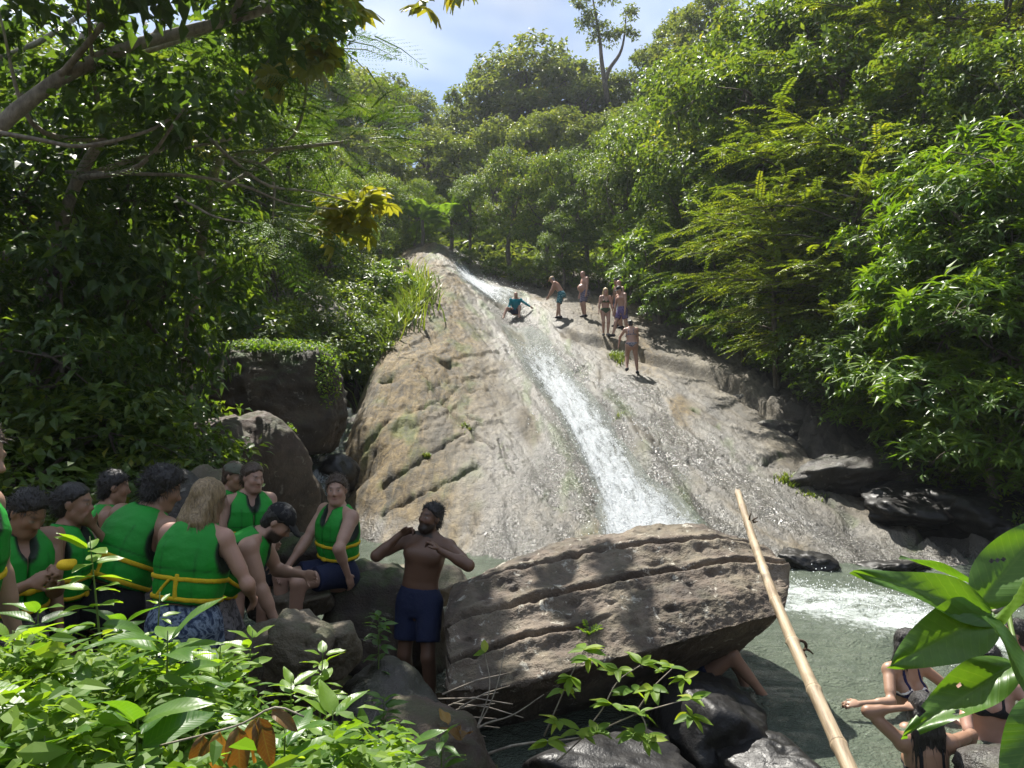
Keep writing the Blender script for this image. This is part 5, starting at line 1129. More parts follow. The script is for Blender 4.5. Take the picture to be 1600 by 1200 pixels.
    for sg in (-1, 1):
        paint(np.exp(-(((hx-sg*.032)/.018)**2+((hz_-.034)/.0065)**2)**2)*(hf > .05), dk, .85)
        paint(np.exp(-(((hx-sg*.031)/.013)**2+((hz_-.008)/.007)**2)**2)*(hf > .055), (.55, .5, .46), .8); paint(np.exp(-(((hx-sg*.031)/.0075)**2+((hz_-.008)/.0075)**2)**2)*(hf > .055), (.02, .015, .012), .95)
        paint(np.exp(-(((hx-sg*.04)/.025)**2+((hz_+.025)/.02)**2))*(hf > .03), sk*np.array([1.08, .8, .78]), .5)
    paint(np.exp(-((hx/.022)**2+((hz_+.057)/.011)**2)**2)*(hf > .06), sk*np.array([.85, .5, .5]), .75); paint(np.exp(-((hx/.02)**2+((hz_+.0575)/.002)**2))*(hf > .06), sk*.3, .7)
    if beard: paint(smooth(-.030, -.048, hz_)*smooth(-.01, .02, hf)*(1-.8*np.exp(-((hx/.020)**2+((hz_+.057)/.007)**2))), (.014, .010, .008), .93)
    if hair == 'bald': paint(smooth(.03, .06, hz_)*smooth(.03, -.02, hf), sk*np.array([.72, .68, .66]), .6)
    root = empty('person', tuple(loc), math.radians(yaw)); tag(root, label, 'person', group)
    link('body', mesh_np('body', V, Q, dict(col=colr)), MATS['skin'], root)
    # hair
    if hair != 'bald':
        g = Field(); th = dict(short=.011, wavy=.024, bun=.010, pony=.010, long=.016, shoulder=.016)[hair]
        rr = np.array([.074, .094, .088])+th; g.ell(hq(0, -.014, .035+th*.5), Rh, rr*s, .01); g.ell(hq(0, -.048, -.035), Rh, np.array([.064+th*.6, .052+th*.5, .062])*s, .02)
        if hair == 'bun': g.ell(hq(0, -.115, .03), Rh, np.array([.04, .038, .04])*s, .02); g.ell(hq(0, -.07, -.03), Rh, np.array([.06, .045, .05])*s, .02)
        if hair == 'pony': g.cone(hq(0, -.11, .04), hq(0, -.15, -.10), .03*s, .018*s, .02); g.ell(hq(0, -.07, -.03), Rh, np.array([.06, .045, .05])*s, .02)
        if hair in ('long', 'shoulder'):
            ln = .20 if hair == 'shoulder' else .36; dn = R1@np.array([0, .035, -1.0])
            for qi, xx in enumerate((-.066, -.044, -.022, 0, .022, .044, .066)):
                a0 = hq(xx, -.06, -.01); mid = hq(xx*1.3, -.075-.01*(qi % 2), -.13); g.cone(a0, mid, .036*s, .030*s, .02); g.cone(mid, mid+(dn+np.array([.05*(qi-3)*(-1)**qi*.4, 0, 0]))*(ln-.1)*s*(.75+.13*((qi*5) % 4)), .028*s, .007*s, .012)
            for sg in (-1, 1): g.cone(hq(sg*.07, -.01, .02), hq(sg*.08, -.02, -.13), .024*s, .018*s, .02)
        def cut(S, X, Y, Z):
            q = [(X-Hc[0])*Rh[0, i]+(Y-Hc[1])*Rh[1, i]+(Z-Hc[2])*Rh[2, i] for i in range(3)]; jit = .006*np.sin(q[0]*190/s+np.sin(q[2]*90/s)*1.5)+.004*np.sin(q[0]*83/s+1); up_ = (-q[1])-(.062+.25*(q[2]/s-.085))*s; side_ = (-q[1])-(-.005)*s-np.maximum(0, q[2]-.012*s)*1.0
            return np.maximum(S, side_-.012*s+jit*s)
        hv_, hq_ = g.mesh(max(.0105, min(cell, .0125)), cut if hair not in ('long', 'shoulder') else (lambda S, X, Y, Z: np.maximum(S, (lambda q: np.where(q[2] > -.03*s, (-q[1])*.77-q[2]*.64-.006*s, (-q[1])-.0*s))([(X-Hc[0])*Rh[0, i]+(Y-Hc[1])*Rh[1, i]+(Z-Hc[2])*Rh[2, i] for i in range(3)]))))
        amp = dict(short=.009, wavy=.020, bun=.005, pony=.005, long=.009, shoulder=.009)[hair]; hn = hv_-Hc; hn /= np.linalg.norm(hn, axis=1)[:, None]+1e-9
        hv_ = hv_+hn*(amp*fbm(hv_*np.array([34, 34, 12 if hair in ('long', 'shoulder') else 30])*(1 if hair != 'wavy' else .9), 3))[:, None]
        ho = link('hair', mesh_np('hair', hv_, hq_), MATS[hairc], root)
        if cell < .0125 and not cap:
            rs2 = np.random.RandomState(len(label)); ns = 1500 if hair in ('long', 'shoulder') else 1000; B = hv_[rs2.randint(len(hv_), size=ns)]; lo_ = (B-Hc)@Rh/s
            ctr = Hc+Rh@np.array([0, .02, .01])*s; nn_ = unit(B-ctr); back = Rh@np.array([0, 1.0, 0]); dn_ = np.array([0, 0, -1.0])
            if hair == 'wavy': d0 = unit(nn_*.35+back*.25+dn_*.35+rs2.normal(0, .38, (ns, 3))); Ls = rs2.uniform(.03, .06, ns)*s
            elif hair == 'short': d0 = unit(nn_*.30+back*.30+dn_*.30*(lo_[:, 2] < .06)[:, None]+rs2.normal(0, .32, (ns, 3))); Ls = rs2.uniform(.018, .042, ns)*s
            elif hair in ('long', 'shoulder'): d0 = unit(nn_*.06+dn_*1.0+rs2.normal(0, .12, (ns, 3))); Ls = rs2.uniform(.06, .13, ns)*s
            else: d0 = unit(nn_*.05+back*.7+dn_*.25+rs2.normal(0, .15, (ns, 3))); Ls = rs2.uniform(.025, .05, ns)*s
            sd_ = unit(np.cross(d0, nn_+rs2.normal(0, .2, (ns, 3)))); B0 = B-nn_*.004; w_ = .0022*s; M_ = B0+d0*Ls[:, None]*.55+nn_*.004; T_ = B0+d0*Ls[:, None]+dn_*(Ls*.22)[:, None]
            Vs_ = np.stack([B0-sd_*w_, B0+sd_*w_, M_+sd_*w_*.8, M_-sd_*w_*.8, T_], 1).reshape(-1, 3); oo = 5*np.arange(ns)[:, None]
            so = link('hair_strands', mesh_np('hair_strands', Vs_, [oo+np.array([[0, 1, 2, 3]]), oo+np.array([[3, 2, 4]])], None, False), MATS[hairc], ho); so['kind'] = 'stuff'
    if cap:
        g = Field(); g.ell(hq(0, -.012, .045), Rh, np.array([.086, .107, .092])*s, .01)
        V_, Q_ = g.mesh(.010, lambda S, X, Y, Z: np.maximum(S, -(((X-Hc[0])*Rh[0, 2]+(Y-Hc[1])*Rh[1, 2]+(Z-Hc[2])*Rh[2, 2])-.040*s)))
        co = link('cap', mesh_np('cap', V_, Q_), MATS[cap], root)
        g = Field(); Rb = Rh@rot(0, 14, 0); g.ell(hq(0, .105, .044), Rb, np.array([.072, .075, .009])*s, .01); V_, Q_ = g.mesh(.008); link('brim', mesh_np('brim', V_, Q_), MATS[cap], co)
    cc = max(cell*1.2, .013)
    if shorts:
        g = Field(); g.loft(Pc, R0, sc([(h, rx*1.0+.019, ry+.019, yo) for h, rx, ry, yo in lowr[1:]], ft), .04)
        for sg in (-1, 1):
            g.ell(Pc+R0@np.array([sg*.075, .06, -.075])*s, R0, (np.array([.085, .08, .095])*ft+.018)*s, .05); he = lerp(hp[sg], kn[sg], hem); g.cone(hp[sg], he, (tr+.018)*s, (lerp(tr, .056, hem)+.034)*s, .03, True)
        top = Pc+R0@np.array([0, 0, .085 if not fem else .07])*s; un = R0[:, 2]
        V_, Q_ = g.mesh(cc, lambda S, X, Y, Z: np.maximum(S, (X-top[0])*un[0]+(Y-top[1])*un[1]+(Z-top[2])*un[2])); V_ = V_+.006*fbm(V_*np.array([14, 14, 5]), 3)[:, None]*np.array([1, 1, .2])
        link('shorts', mesh_np('shorts', V_, Q_), MATS[shorts], root)
    if shirt:
        g = Field(); g.loft(W, R1, sc([(h, rx+.022, ry+.045, yo-.012) for h, rx, ry, yo in up[:-1]], ft), .04); g.loft(Pc, R0, sc([(h, rx+.014, ry+.014, yo) for h, rx, ry, yo in lowr[2:]], ft), .04)
        for sg in (-1, 1): g.ell(sh[sg], R1, np.array([.075, .072, .078])*s, .04); g.cone(sh[sg], el[sg], .063*s, .052*s, .03); g.cone(el[sg], lerp(el[sg], wr[sg], .9), .052*s, .038*s, .03, True)
        V_, Q_ = g.mesh(cc); link('shirt', mesh_np('shirt', V_, Q_), MATS[shirt], root)
    if bikini:
        mt, trim = bikini; tb = [(h, rx+.009, ry+.009, yo) for h, rx, ry, yo in up]
        g = Field(); g.loft(W, R1, sc(tb, ft), .03)
        for sg in (-1, 1): g.ell(W+R1@np.array([sg*.07, -.09, .20])*s, R1, np.array([.069, .069, .068])*s, .02)
        def cutt(S, X, Y, Z):
            q = [(X-W[0])*R1[0, i]+(Y-W[1])*R1[1, i]+(Z-W[2])*R1[2, i] for i in range(3)]; front = q[1] < -.03*s
            zu = np.where(front, .235*s-np.abs(np.abs(q[0])-.07*s)*.9, .175*s); st = np.minimum(np.abs(np.abs(q[0])-(.075*s))-.011*s, 9)
            band = np.maximum(q[2]-zu, .145*s-q[2]); strap = np.maximum(st, -(q[2]-.145*s)); return np.maximum(S, np.minimum(band, strap))
        V_, Q_ = g.mesh(.009, cutt); top_ = link('bikini_top', mesh_np('bikini_top', V_, Q_), MATS[mt], root)
        if trim:
            g2 = Field(); g2.pr = list(g.pr); 
            def cutr(S, X, Y, Z):
                q = [(X-W[0])*R1[0, i]+(Y-W[1])*R1[1, i]+(Z-W[2])*R1[2, i] for i in range(3)]
                zu = .235*s-np.abs(np.abs(q[0])-.07*s)*.9; return np.maximum(S-.004*s, np.maximum(np.abs(q[2]-zu)-.008*s, np.maximum(q[1]+.03*s, .15*s-q[2])))
            V_, Q_ = g2.mesh(.009, cutr); link('trim', mesh_np('trim', V_, Q_), MATS[trim], top_)
        if not shorts:
            g = Field(); g.loft(Pc, R0, sc([(h, rx+.010, ry+.010, yo) for h, rx, ry, yo in lowr], ft), .04)
            for sg in (-1, 1): g.ell(Pc+R0@np.array([sg*.075, .06, -.075])*s, R0, (np.array([.085, .08, .095])*ft+.010)*s, .05); g.cone(hp[sg], lerp(hp[sg], kn[sg], .3), (tr+.008)*s, (tr*.9+.008)*s, .03)
            def cutb(S, X, Y, Z):
                q = [(X-Pc[0])*R0[0, i]+(Y-Pc[1])*R0[1, i]+(Z-Pc[2])*R0[2, i] for i in range(3)]; return np.maximum(S, np.maximum(q[2]-(.055 if mt == 'olive_suit' else .01)*s, (-.15*s+np.abs(q[0])*.75)-q[2]))
            V_, Q_ = g.mesh(.010, cutb); link('bikini_bottom', mesh_np('bikini_bottom', V_, Q_), MATS[mt], root)
    if shoes:
        g = Field()
        for sg, tw in ((-1, toe[0]), (1, toe[1])):
            td = J(tw)/s if tw is not None else np.array([sg*.18, -1.0, 0]); td = td/np.linalg.norm(td); e = an[sg]; hb = e-np.array([0, 0, .035])*s
            g = Field(); g.cone(hb-td*.045*s, hb+td*.10*s-np.array([0, 0, .012])*s, .048*s, .045*s, .03); g.cone(hb+td*.09*s-np.array([0, 0, .012])*s, hb+td*.17*s-np.array([0, 0, .022])*s, .043*s, .032*s, .03); g.cone(hb, e+np.array([0, 0, .01])*s, .046*s, .046*s, .02, True)
            V_, Q_ = g.mesh(cc); link('shoe', mesh_np('shoe', V_, Q_), MATS[shoes], root)
    if vest:
        g = Field(); vs_ = [(-.035, .172, .135, -.004), (0, .178, .142, -.004), (.10, .188, .152, -.004), (.2, .195, .158, 0), (.28, .188, .150, 0), (.34, .168, .125, .005), (.39, .13, .098, .01), (.425, .095, .07, .012)]
        g.loft(W, R1, sc(vs_, ft), .01, 2.7)
        def loc_(X, Y, Z): return [((X-W[0])*R1[0, i]+(Y-W[1])*R1[1, i]+(Z-W[2])*R1[2, i])/s for i in range(3)]
        def holes(q):
            x, y, z = q; a = np.abs(x); arm = (np.sqrt(((a-.235*ft)/.085)**2+((y-.0)/.115)**2+((z-.275)/.135)**2)-1)*.085; nk = (np.sqrt((x/.080)**2+((y+.0)/.085)**2+((z-.44)/.10)**2)-1)*.08
            vn = (np.sqrt((x/.05)**2+((y+.14)/.1)**2+((z-.40)/.11)**2)-1)*.05
            return np.minimum(arm, np.minimum(nk, vn))
        def cutv(S, X, Y, Z):
            q = loc_(X, Y, Z); S = np.maximum(S, -holes(q)*s); zip_ = np.maximum(np.abs(q[0])-(.007 if not open_vest else .03), q[1]+.105); return np.maximum(S, -zip_*s)
        V_, Q_ = g.mesh(.0125, cutv, .02); q = loc_(V_[:, 0], V_[:, 1], V_[:, 2]); ed = smooth(.020, .008, np.abs(holes(q)))+smooth(.012, .004, q[2]+.035); ed = np.clip(ed, 0, 1)[:, None]
        # stitched panel seams
        seam = (np.exp(-((q[2]-.155)/.006)**2)*.55+np.exp(-((np.abs(q[0])-.105)/.005)**2)*(q[2] < .3)*.4)[:, None]
        rv = loc[0]*7.3; cn = np.mean(V_, 0); nv_ = V_-cn; nv_[:, 2] *= .2; nv_ = unit(nv_)
        V_ = V_+nv_*(.007*fbm(V_*np.array([9, 9, 16])+rv, 3)-.007*np.exp(-((q[2]-.105)/.03)**2)-.006*np.exp(-((q[2]+.005)/.03)**2)-.005*seam[:, 0])[:, None]
        cv = np.array([.009, .245, .022])*(1+.25*noise(V_*4+rv))[:, None]*(1-ed)*(1-seam)+np.array([.01, .02, .012])*ed
        vo = link('life_vest', mesh_np('life_vest', V_, Q_, dict(col=cv)), MATS['vest_shell'], root)
        def strap(fn):
            def c(S, X, Y, Z):
                q = loc_(X, Y, Z); return np.maximum(np.maximum(S-.0055*s, -(S+.012*s)), np.maximum(fn(q)*s, -holes(q)*s*.0-1))
            V_, Q_ = g.mesh(.0085, c, .03)
            if len(V_): link('strap', mesh_np('strap', V_, Q_), MATS['strap_yellow'], vo)
        for bz in (.105, -.005):
            bq = Field().ell((0, 0, 0), np.eye(3), (.026, .011, .017), .01).cone((-.02, 0, -.004), (.02, 0, -.004), .011, .011, .01); Vb, Qb = bq.mesh(.006); bp = W+R1@np.array([.012, -.152*ft, bz])*s
            link('buckle', mesh_np('buckle', Vb@R1.T+bp, Qb), MATS['strap_yellow'], vo)
        strap(lambda q: np.abs(q[2]-.105)-.013); strap(lambda q: np.maximum(np.abs(q[2]+.005)-.013, -9)); strap(lambda q: np.maximum(np.maximum(np.abs(q[0]+.01)-.014, -q[1]+.05), np.maximum(q[2]-.135, -.02-q[2])))
        strap(lambda q: np.maximum(np.maximum(np.abs(q[0]-.03-(.105-q[2])*.75)-.013, -q[1]+.05), np.maximum(q[2]-.105, -.01-q[2])))
    return root
GR = dict(group='people in green life vests'); SL = dict(group='people standing on the slab'); PO = dict(group='bathers in the pool')
def at(px, D, z=None):
    q = P(px, 640, D); return (q[0], D, z if z is not None else float(ground_z(np.array([q[0]]), np.array([D]))[0]))
def on_slab(px, py):
    x, y, z = slab_hit(px, py); return (x, y, z+.02)
# --- the left group
person('tall man cut by the left edge, green vest, blue grey shorts, bare arm hanging', at(-86, 2.9, .50), 96, 1.89, head=(0, 14, 0), skin='fair', hair='short', hairc='hair_brown', vest=True, shorts='bluegrey', hem=.8, R=(-.24, .18, .86), cell=.0098, lean=(8, 0), **GR)
person('teenager with short dark hair looking down at a yellow object in the hands', at(22, 3.9, .38), 62, 1.66, skin='tan', hair='short', hairc='hair_black', head=(10, 34, 0), vest=True, shorts='camo', hem=.8, R=(-.08, .33, 1.22), L=(.05, .35, 1.24), lean=(8, 0), curl=.9, **GR)
person('woman with tied dark hair in profile raising a hand to her face', at(100, 4.3, .36), 100, 1.64, 'f', skin='tan', hair='bun', hairc='hair_black', head=(0, 6, 0), vest=True, shorts='black', hem=.4, L=(.04, .17, 1.44), Lp=(.6, .5, -1), lean=(6, 0), curl=.8, **GR)
person('dark haired person hidden behind the wide backed man, only the hair showing', at(166, 5.2, .34), 120, 1.66, 'f', skin='tan', hair='short', hairc='hair_black', head=(0, 10, 0), vest=True, shorts='black', cell=.012, **GR)
person('broad man seen from behind, wavy black hair, bare lower back and black shorts', at(200, 4.5, .28), 158, 1.84, fat=1.14, skin='tan', hair='wavy', hairc='hair_black', head=(-38, 22, 0), vest=True, shorts='black', hem=.8, lean=(25, -9), R=(-.30, .25, .95), L=(.26, .30, .98), hips=(.02, -.06, .955), **GR)
person('woman with shoulder length blond hair seen from behind, blue patterned shorts', at(300, 4.12, .36), 172, 1.68, 'f', fat=1.12, skin='pink', hair='shoulder', hairc='hair_blond', head=(-24, 18, 0), vest=True, bikini=('black', None), shorts='batik', hem=.55, lean=(10, -4), R=(-.27, .24, .98), Rp=(-.8, -.7, -.5), L=(.14, .28, 1.0), Lp=(.8, -.7, -.5), hips=(0, -.03, .955), **GR)
person('man in a grey green cap behind the woman facing right', at(352, 6.7, .22), 78, 1.74, skin='tan', hair='short', cap='cap_grey', head=(0, 12, 0), vest=True, shorts='black', R=(-.12, .42, 1.02), L=(.10, .42, 1.02), lean=(8, 0), cell=.0118, **GR)
person('woman with hair tied back facing half right, arms held down before her', at(391, 6.2, .27), 34, 1.72, 'f', fat=1.08, skin='fair', hair='bun', hairc='hair_brown', head=(18, 10, 0), vest=True, shorts='black', R=(-.20, .22, .92), L=(.10, .36, .92), lean=(5, 0), cell=.0118, **GR)
person('man in a black cap bending forward and reaching down, patterned shorts', at(368, 5.0, .22), 98, 1.76, fat=1.02, skin='fair', hair='short', hairc='hair_black', cap='cap_black', beard=True, head=(-8, 44, 0), vest=True, shorts='camo', hem=.75, lean=(44, 0), hips=(0, -.12, .93), R=(-.20, .38, .62), L=(.14, .44, 1.02), Lp=(.5, .3, -1), fR=(-.12, -.02, .085), fL=(.12, .10, .085), **GR)
q = P(524, 880, 6.35)
person('young man in a green vest sitting on the mossy boulder, looking at camera', (q[0], q[1], .07), -42, 1.80, skin='fair', hair='short', hairc='hair_brown', head=(44, 2, 0), vest=True, shorts='navy', hem=.62, hips=(0, -.02, .96), plean=(-6, 0), lean=(6, 4), R=(-.16, .36, .98), L=(.26, .06, .94), Lp=(.4, 1, 0), fR=(-.16, .40, .50), fL=(.02, .40, .50), kR=(-.3, 1, .6), kL=(.1, 1, .6), toe=((-.2, 1, -.35), (.1, 1, -.35)), group='people in green life vests')
# --- the bearded man
q = P(664, 900, 6.15)
person('bearded shirtless man in navy swim shorts leaning on the layered rock', (q[0], q[1], -.10), -14, 1.76, skin='brown', hair='short', hairc='hair_black', beard=True, head=(-26, -10, 6), shorts='navy', hem=.72, lean=(-4, 9), plean=(0, 3), hips=(-.04, .02, .955), R=(-.17, .12, 1.47), Rp=(-.8, .75, -.55), hdR=(.75, -.2, .35), L=(.20, .20, 1.37), Lp=(1.5, .1, -.75), hdL=(-.6, .1, .6), fR=(-.15, 0, .085), fL=(.10, .10, .085), cell=.0098, curl=1.0)
# --- up on the slab
x, y, z = on_slab(806, 497)
person('man in a teal shirt crouching in the water at the lip of the slide', (x, y, z-.06), 4, 1.74, fat=1.08, skin='pink', hair='bald', shirt='teal_shirt', shorts='navy', hips=(0, -.1, .36), lean=(16, 0), fR=(-.52, .34, .05), fL=(.10, .40, .08), kR=(-1, 1, 1), kL=(.2, 1, 1), R=(-.20, .22, .42), L=(.62, .22, .46), Lp=(.4, .5, -.6), cell=.0155, **SL)
person('shirtless man in a tan cap bending forward, teal patterned shorts', on_slab(871, 499), -104, 1.80, fat=1.1, skin='pink', hair='short', hairc='hair_grey', cap='cap_tan', head=(0, 30, 0), shorts='teal_print', hem=.8, lean=(36, 0), hips=(0, -.14, .95), R=(-.20, .42, .80), L=(.18, .34, .78), fR=(-.12, .05, .085), fL=(.12, -.12, .085), shoes='shoe_dark', cell=.0155, **SL)
person('heavy shirtless man with a big belly and plaid shorts looking down', on_slab(914, 497), -72, 1.84, fat=1.22, belly=1.3, skin='pink', hair='bald', hairc='hair_grey', head=(-6, 26, 0), shorts='plaid', hem=.85, lean=(2, 0), shoes='shoe_dark', cell=.0155, **SL)
person('blonde woman in an olive green two piece facing the camera', on_slab(946, 526), 4, 1.68, 'f', fat=1.02, skin='pink', hair='long', hairc='hair_pale', head=(0, 6, 0), bikini=('olive_suit', None), shoes='shoe_dark', fR=(-.07, 0, .085), fL=(.08, .03, .085), cell=.0155, **SL)
person('bald shirtless man in pale shorts standing behind the man in purple', on_slab(971, 515), -76, 1.80, skin='pink', hair='bald', head=(0, 18, 0), shorts='light_shorts', hem=.8, lean=(5, 0), shoes='shoe_dark', cell=.0155, **SL)
x, y, z = on_slab(966, 511); person('dark haired man farthest back of the group, mostly hidden', (x, y, z), -70, 1.80, skin='tan', hair='short', hairc='hair_black', head=(0, 10, 0), shorts='navy', shoes='shoe_dark', cell=.0155, **SL)
person('shirtless man in a black cap and purple shorts stepping left', on_slab(972, 529), -58, 1.82, skin='pink', hair='short', hairc='hair_brown', cap='cap_black', head=(-6, 30, 0), shorts='purple', hem=.7, lean=(6, 0), fR=(-.14, .28, .085), fL=(.16, -.18, .085), shoes='shoe_dark', cell=.0155, **SL)
person('woman seen from behind in a dark floral two piece, hair in a bun', on_slab(988, 584), 172, 1.66, 'f', fat=1.22, skin='pink', hair='bun', hairc='hair_black', head=(6, 22, 0), bikini=('floral', None), lean=(12, 3), hips=(.02, -.06, .93), R=(-.18, .18, .84), L=(.42, .16, .90), Lp=(.5, .6, -.3), fR=(-.16, .06, .03), fL=(.16, -.04, .16), shoes='shoe_dark', cell=.0155, **SL)
# --- in the pool
q = P(1418, 1080, 6.0)
person('woman in a navy bikini with white edging sitting in the water', (q[0], q[1], -.50), 14, 1.66, 'f', skin='olive', hair='long', hairc='hair_black', head=(34, 4, 0), bikini=('navy_trim', 'white_trim'), hips=(0, -.05, .42), lean=(6, 0), fR=(-.34, .46, .12), fL=(.20, .5, .12), kR=(-.6, 1, 1), kL=(.3, 1, 1), R=(-.55, .10, .66), Rp=(-.3, .6, -.6), L=(.34, .30, .70), Lp=(.6, .4, -.5), **PO)
q = P(1448, 1180, 5.0)
person('woman seen from behind with long dark wet hair, one arm raised to it', (q[0], q[1], -.62), 176, 1.66, 'f', skin='tan', hair='long', hairc='hair_black', head=(0, 4, 0), bikini=('black', None), hips=(0, -.02, .40), lean=(6, 0), fR=(-.2, .4, .12), fL=(.2, .4, .12), kR=(-.3, 1, 1), kL=(.3, 1, 1), L=(.13, .02, 1.07), Lp=(1.0, .2, .8), hdL=(-.7, .1, .1), R=(-.34, .16, .58), Rp=(-.8, .6, -.2), **PO)
q = P(1547, 1120, 5.45)
person('woman in a black bikini top sitting cross legged in the shallows', (q[0], q[1], -.40), -26, 1.66, 'f', fat=1.2, skin='pink', hair='bun', hairc='hair_black', head=(-8, 12, 0), bikini=('black', None), hips=(0, -.05, .40), lean=(9, 0), fR=(.12, .36, .34), fL=(-.14, .30, .36), kR=(-1.2, .7, .05), kL=(1.2, .7, .05), R=(-.16, .42, .47), L=(.40, .08, .40), Lp=(.5, .6, 0), **PO)
q = P(1622, 1075, 6.4)
person('man with blue shorts cut by the right edge, behind the black bikini woman', (q[0], q[1], -1.15), -130, 1.76, skin='pink', hair='short', hairc='hair_black', shorts='blue_shorts', lean=(16, 0), cell=.011, **PO)
q = P(1486, 1004, 7.5)
person('swimmer face down in the churning water, only a red shoulder showing', (q[0]-.1, q[1]+.15, -1.16), 60, 1.75, skin='pink', hair='short', hairc='hair_brown', hips=(0, -.45, .82), plean=(70, 0), lean=(48, 0), head=(0, 60, 0), shorts='navy', R=(-.30, .40, .75), L=(.3, .45, .72), fR=(-.1, -1.0, .5), fL=(.1, -1.0, .55), cell=.012, **PO)
q = P(1136, 1060, 6.45)
person('bather half hidden under the layered rock, bare leg and green shoe showing', (q[0], q[1], -.16), 74, 1.72, skin='tan', hair='short', hairc='hair_brown', hips=(0, -.30, .22), plean=(-60, 0), lean=(-66, 0), head=(0, -50, 0), shorts='navy', hem=.4, fR=(-.10, .30, .16), fL=(.1, .16, .14), kR=(-.1, .4, 1), kL=(.1, .4, 1), R=(-.3, -.5, .2), L=(.3, -.5, .2), shoes='shoe_green', cell=.011, **PO)
# the small yellow thing the teenager holds
V_, Q_ = Field().ell((0, 0, 0), np.eye(3), (.045, .035, .022), .01).cone((-.02, 0, .01), (.03, .01, .02), .018, .012, .02).mesh(.006); q = P(104, 884, 3.62)
tag(link('yellow_pouch', mesh_np('yellow_pouch', V_, Q_), MATS['strap_yellow'], loc=tuple(q)), 'small yellow object in the hands of the teenager looking down', 'pouch')
# ---------------------------------------------------------------- foreground plants
def unit_leaf(name, W, bend=.2, fold=.12, wave=.02, nu=13, nv=9, quilt=.01, tint=.5, shape='ovate', holes=None, mat='leaf_hero'):
    u = np.linspace(0, 1, nu); v = np.linspace(-1, 1, nv); U, Vv = np.meshgrid(u, v); U = U.ravel(); Vv = Vv.ravel()
    prof = {'ovate': lambda t: np.sin(np.pi*np.clip(t, 0, 1)**.72)**.75*(1-.15*t), 'lance': lambda t: np.sin(np.pi*t**.9)**.9, 'heart': lambda t: np.clip(np.sin(np.pi*np.clip(.12+.88*t, 0, 1)**.62), 0, 1)**.8}[shape](U)
    y = Vv*prof*W*.5; z = fold*np.abs(Vv)*prof*W*.5*2-bend*U**2+wave*np.sin(U*9+Vv*2)*np.abs(Vv)+quilt*np.abs(np.sin((U-np.abs(y)*.9)*np.pi*13))*(1-np.abs(Vv)**4)*prof
    V = np.stack([U, y, z], 1); f = grid_faces(nu, nv)
    if holes:
        c = V[f].mean(1); keep = np.ones(len(f), bool)
        for hx, hy, r in holes: keep &= np.hypot(c[:, 0]-hx, c[:, 1]-hy) > r
        f = f[keep]
    me = mesh_np(name, V, f, dict(tint=np.clip(tint+.1*noise(V*3), 0, 1))); me.materials.append(MATS[mat]); return me
def place_leaf(parent, me, base, tip, nrm=(0, 0, 1), wscale=1.0, name='leaf'):
    base = np.array(base, float); tip = np.array(tip, float); d = tip-base; L = np.linalg.norm(d); x = d/L; n = np.array(nrm, float); y = np.cross(n, x); y /= np.linalg.norm(y)+1e-9; z = np.cross(x, y)
    o = link(name, me, None, parent); M = Matrix(((x[0]*L, y[0]*L*wscale, z[0]*L, base[0]), (x[1]*L, y[1]*L*wscale, z[1]*L, base[1]), (x[2]*L, y[2]*L*wscale, z[2]*L, base[2]), (0, 0, 0, 1)))
    o.matrix_local = M; return o
HERO = [unit_leaf('leaf', .46, .10, .16, .03, 22, 13, .012, t, 'ovate') for t in (.25, .5, .8)]
HOLED = unit_leaf('leaf', .44, .06, .20, .04, 30, 17, .012, .45, 'ovate', [(.62, .10, .03), (.80, -.10, .05), (.93, .06, .05), (.45, -.08, .018)])
HOLED2 = unit_leaf('leaf', .46, .10, .14, .03, 30, 17, .012, .55, 'ovate', [(.40, .10, .02), (.43, .06, .014), (.36, .12, .014)])
HERB = [unit_leaf('leaf', w_, bd, .10, .02, 9, 7, .002, t, sh) for w_, bd, t, sh in ((.50, .25, .25, 'ovate'), (.42, .35, .55, 'ovate'), (.62, .2, .75, 'heart'), (.34, .3, .45, 'lance'), (.48, .15, .95, 'ovate'))]
DEAD = [unit_leaf('leaf', .42, .1, .22, .05, 11, 7, .008, t, 'ovate', mat='leaf_dead') for t in (.2, .5, .9)]
SAP = [unit_leaf('leaf', .45, .18, .14, .02, 7, 5, .0, t, 'ovate', mat='leaf_herb') for t in (.45, .7, .95)]
def stemtube(parent, pts, r0, r1, mat='stem_green', name='stem', n=14):
    p = bez(pts, n); V, fs = tube(p, np.linspace(r0, r1, len(p)), 6); return link(name, mesh_np(name, V, fs), MATS[mat], parent)

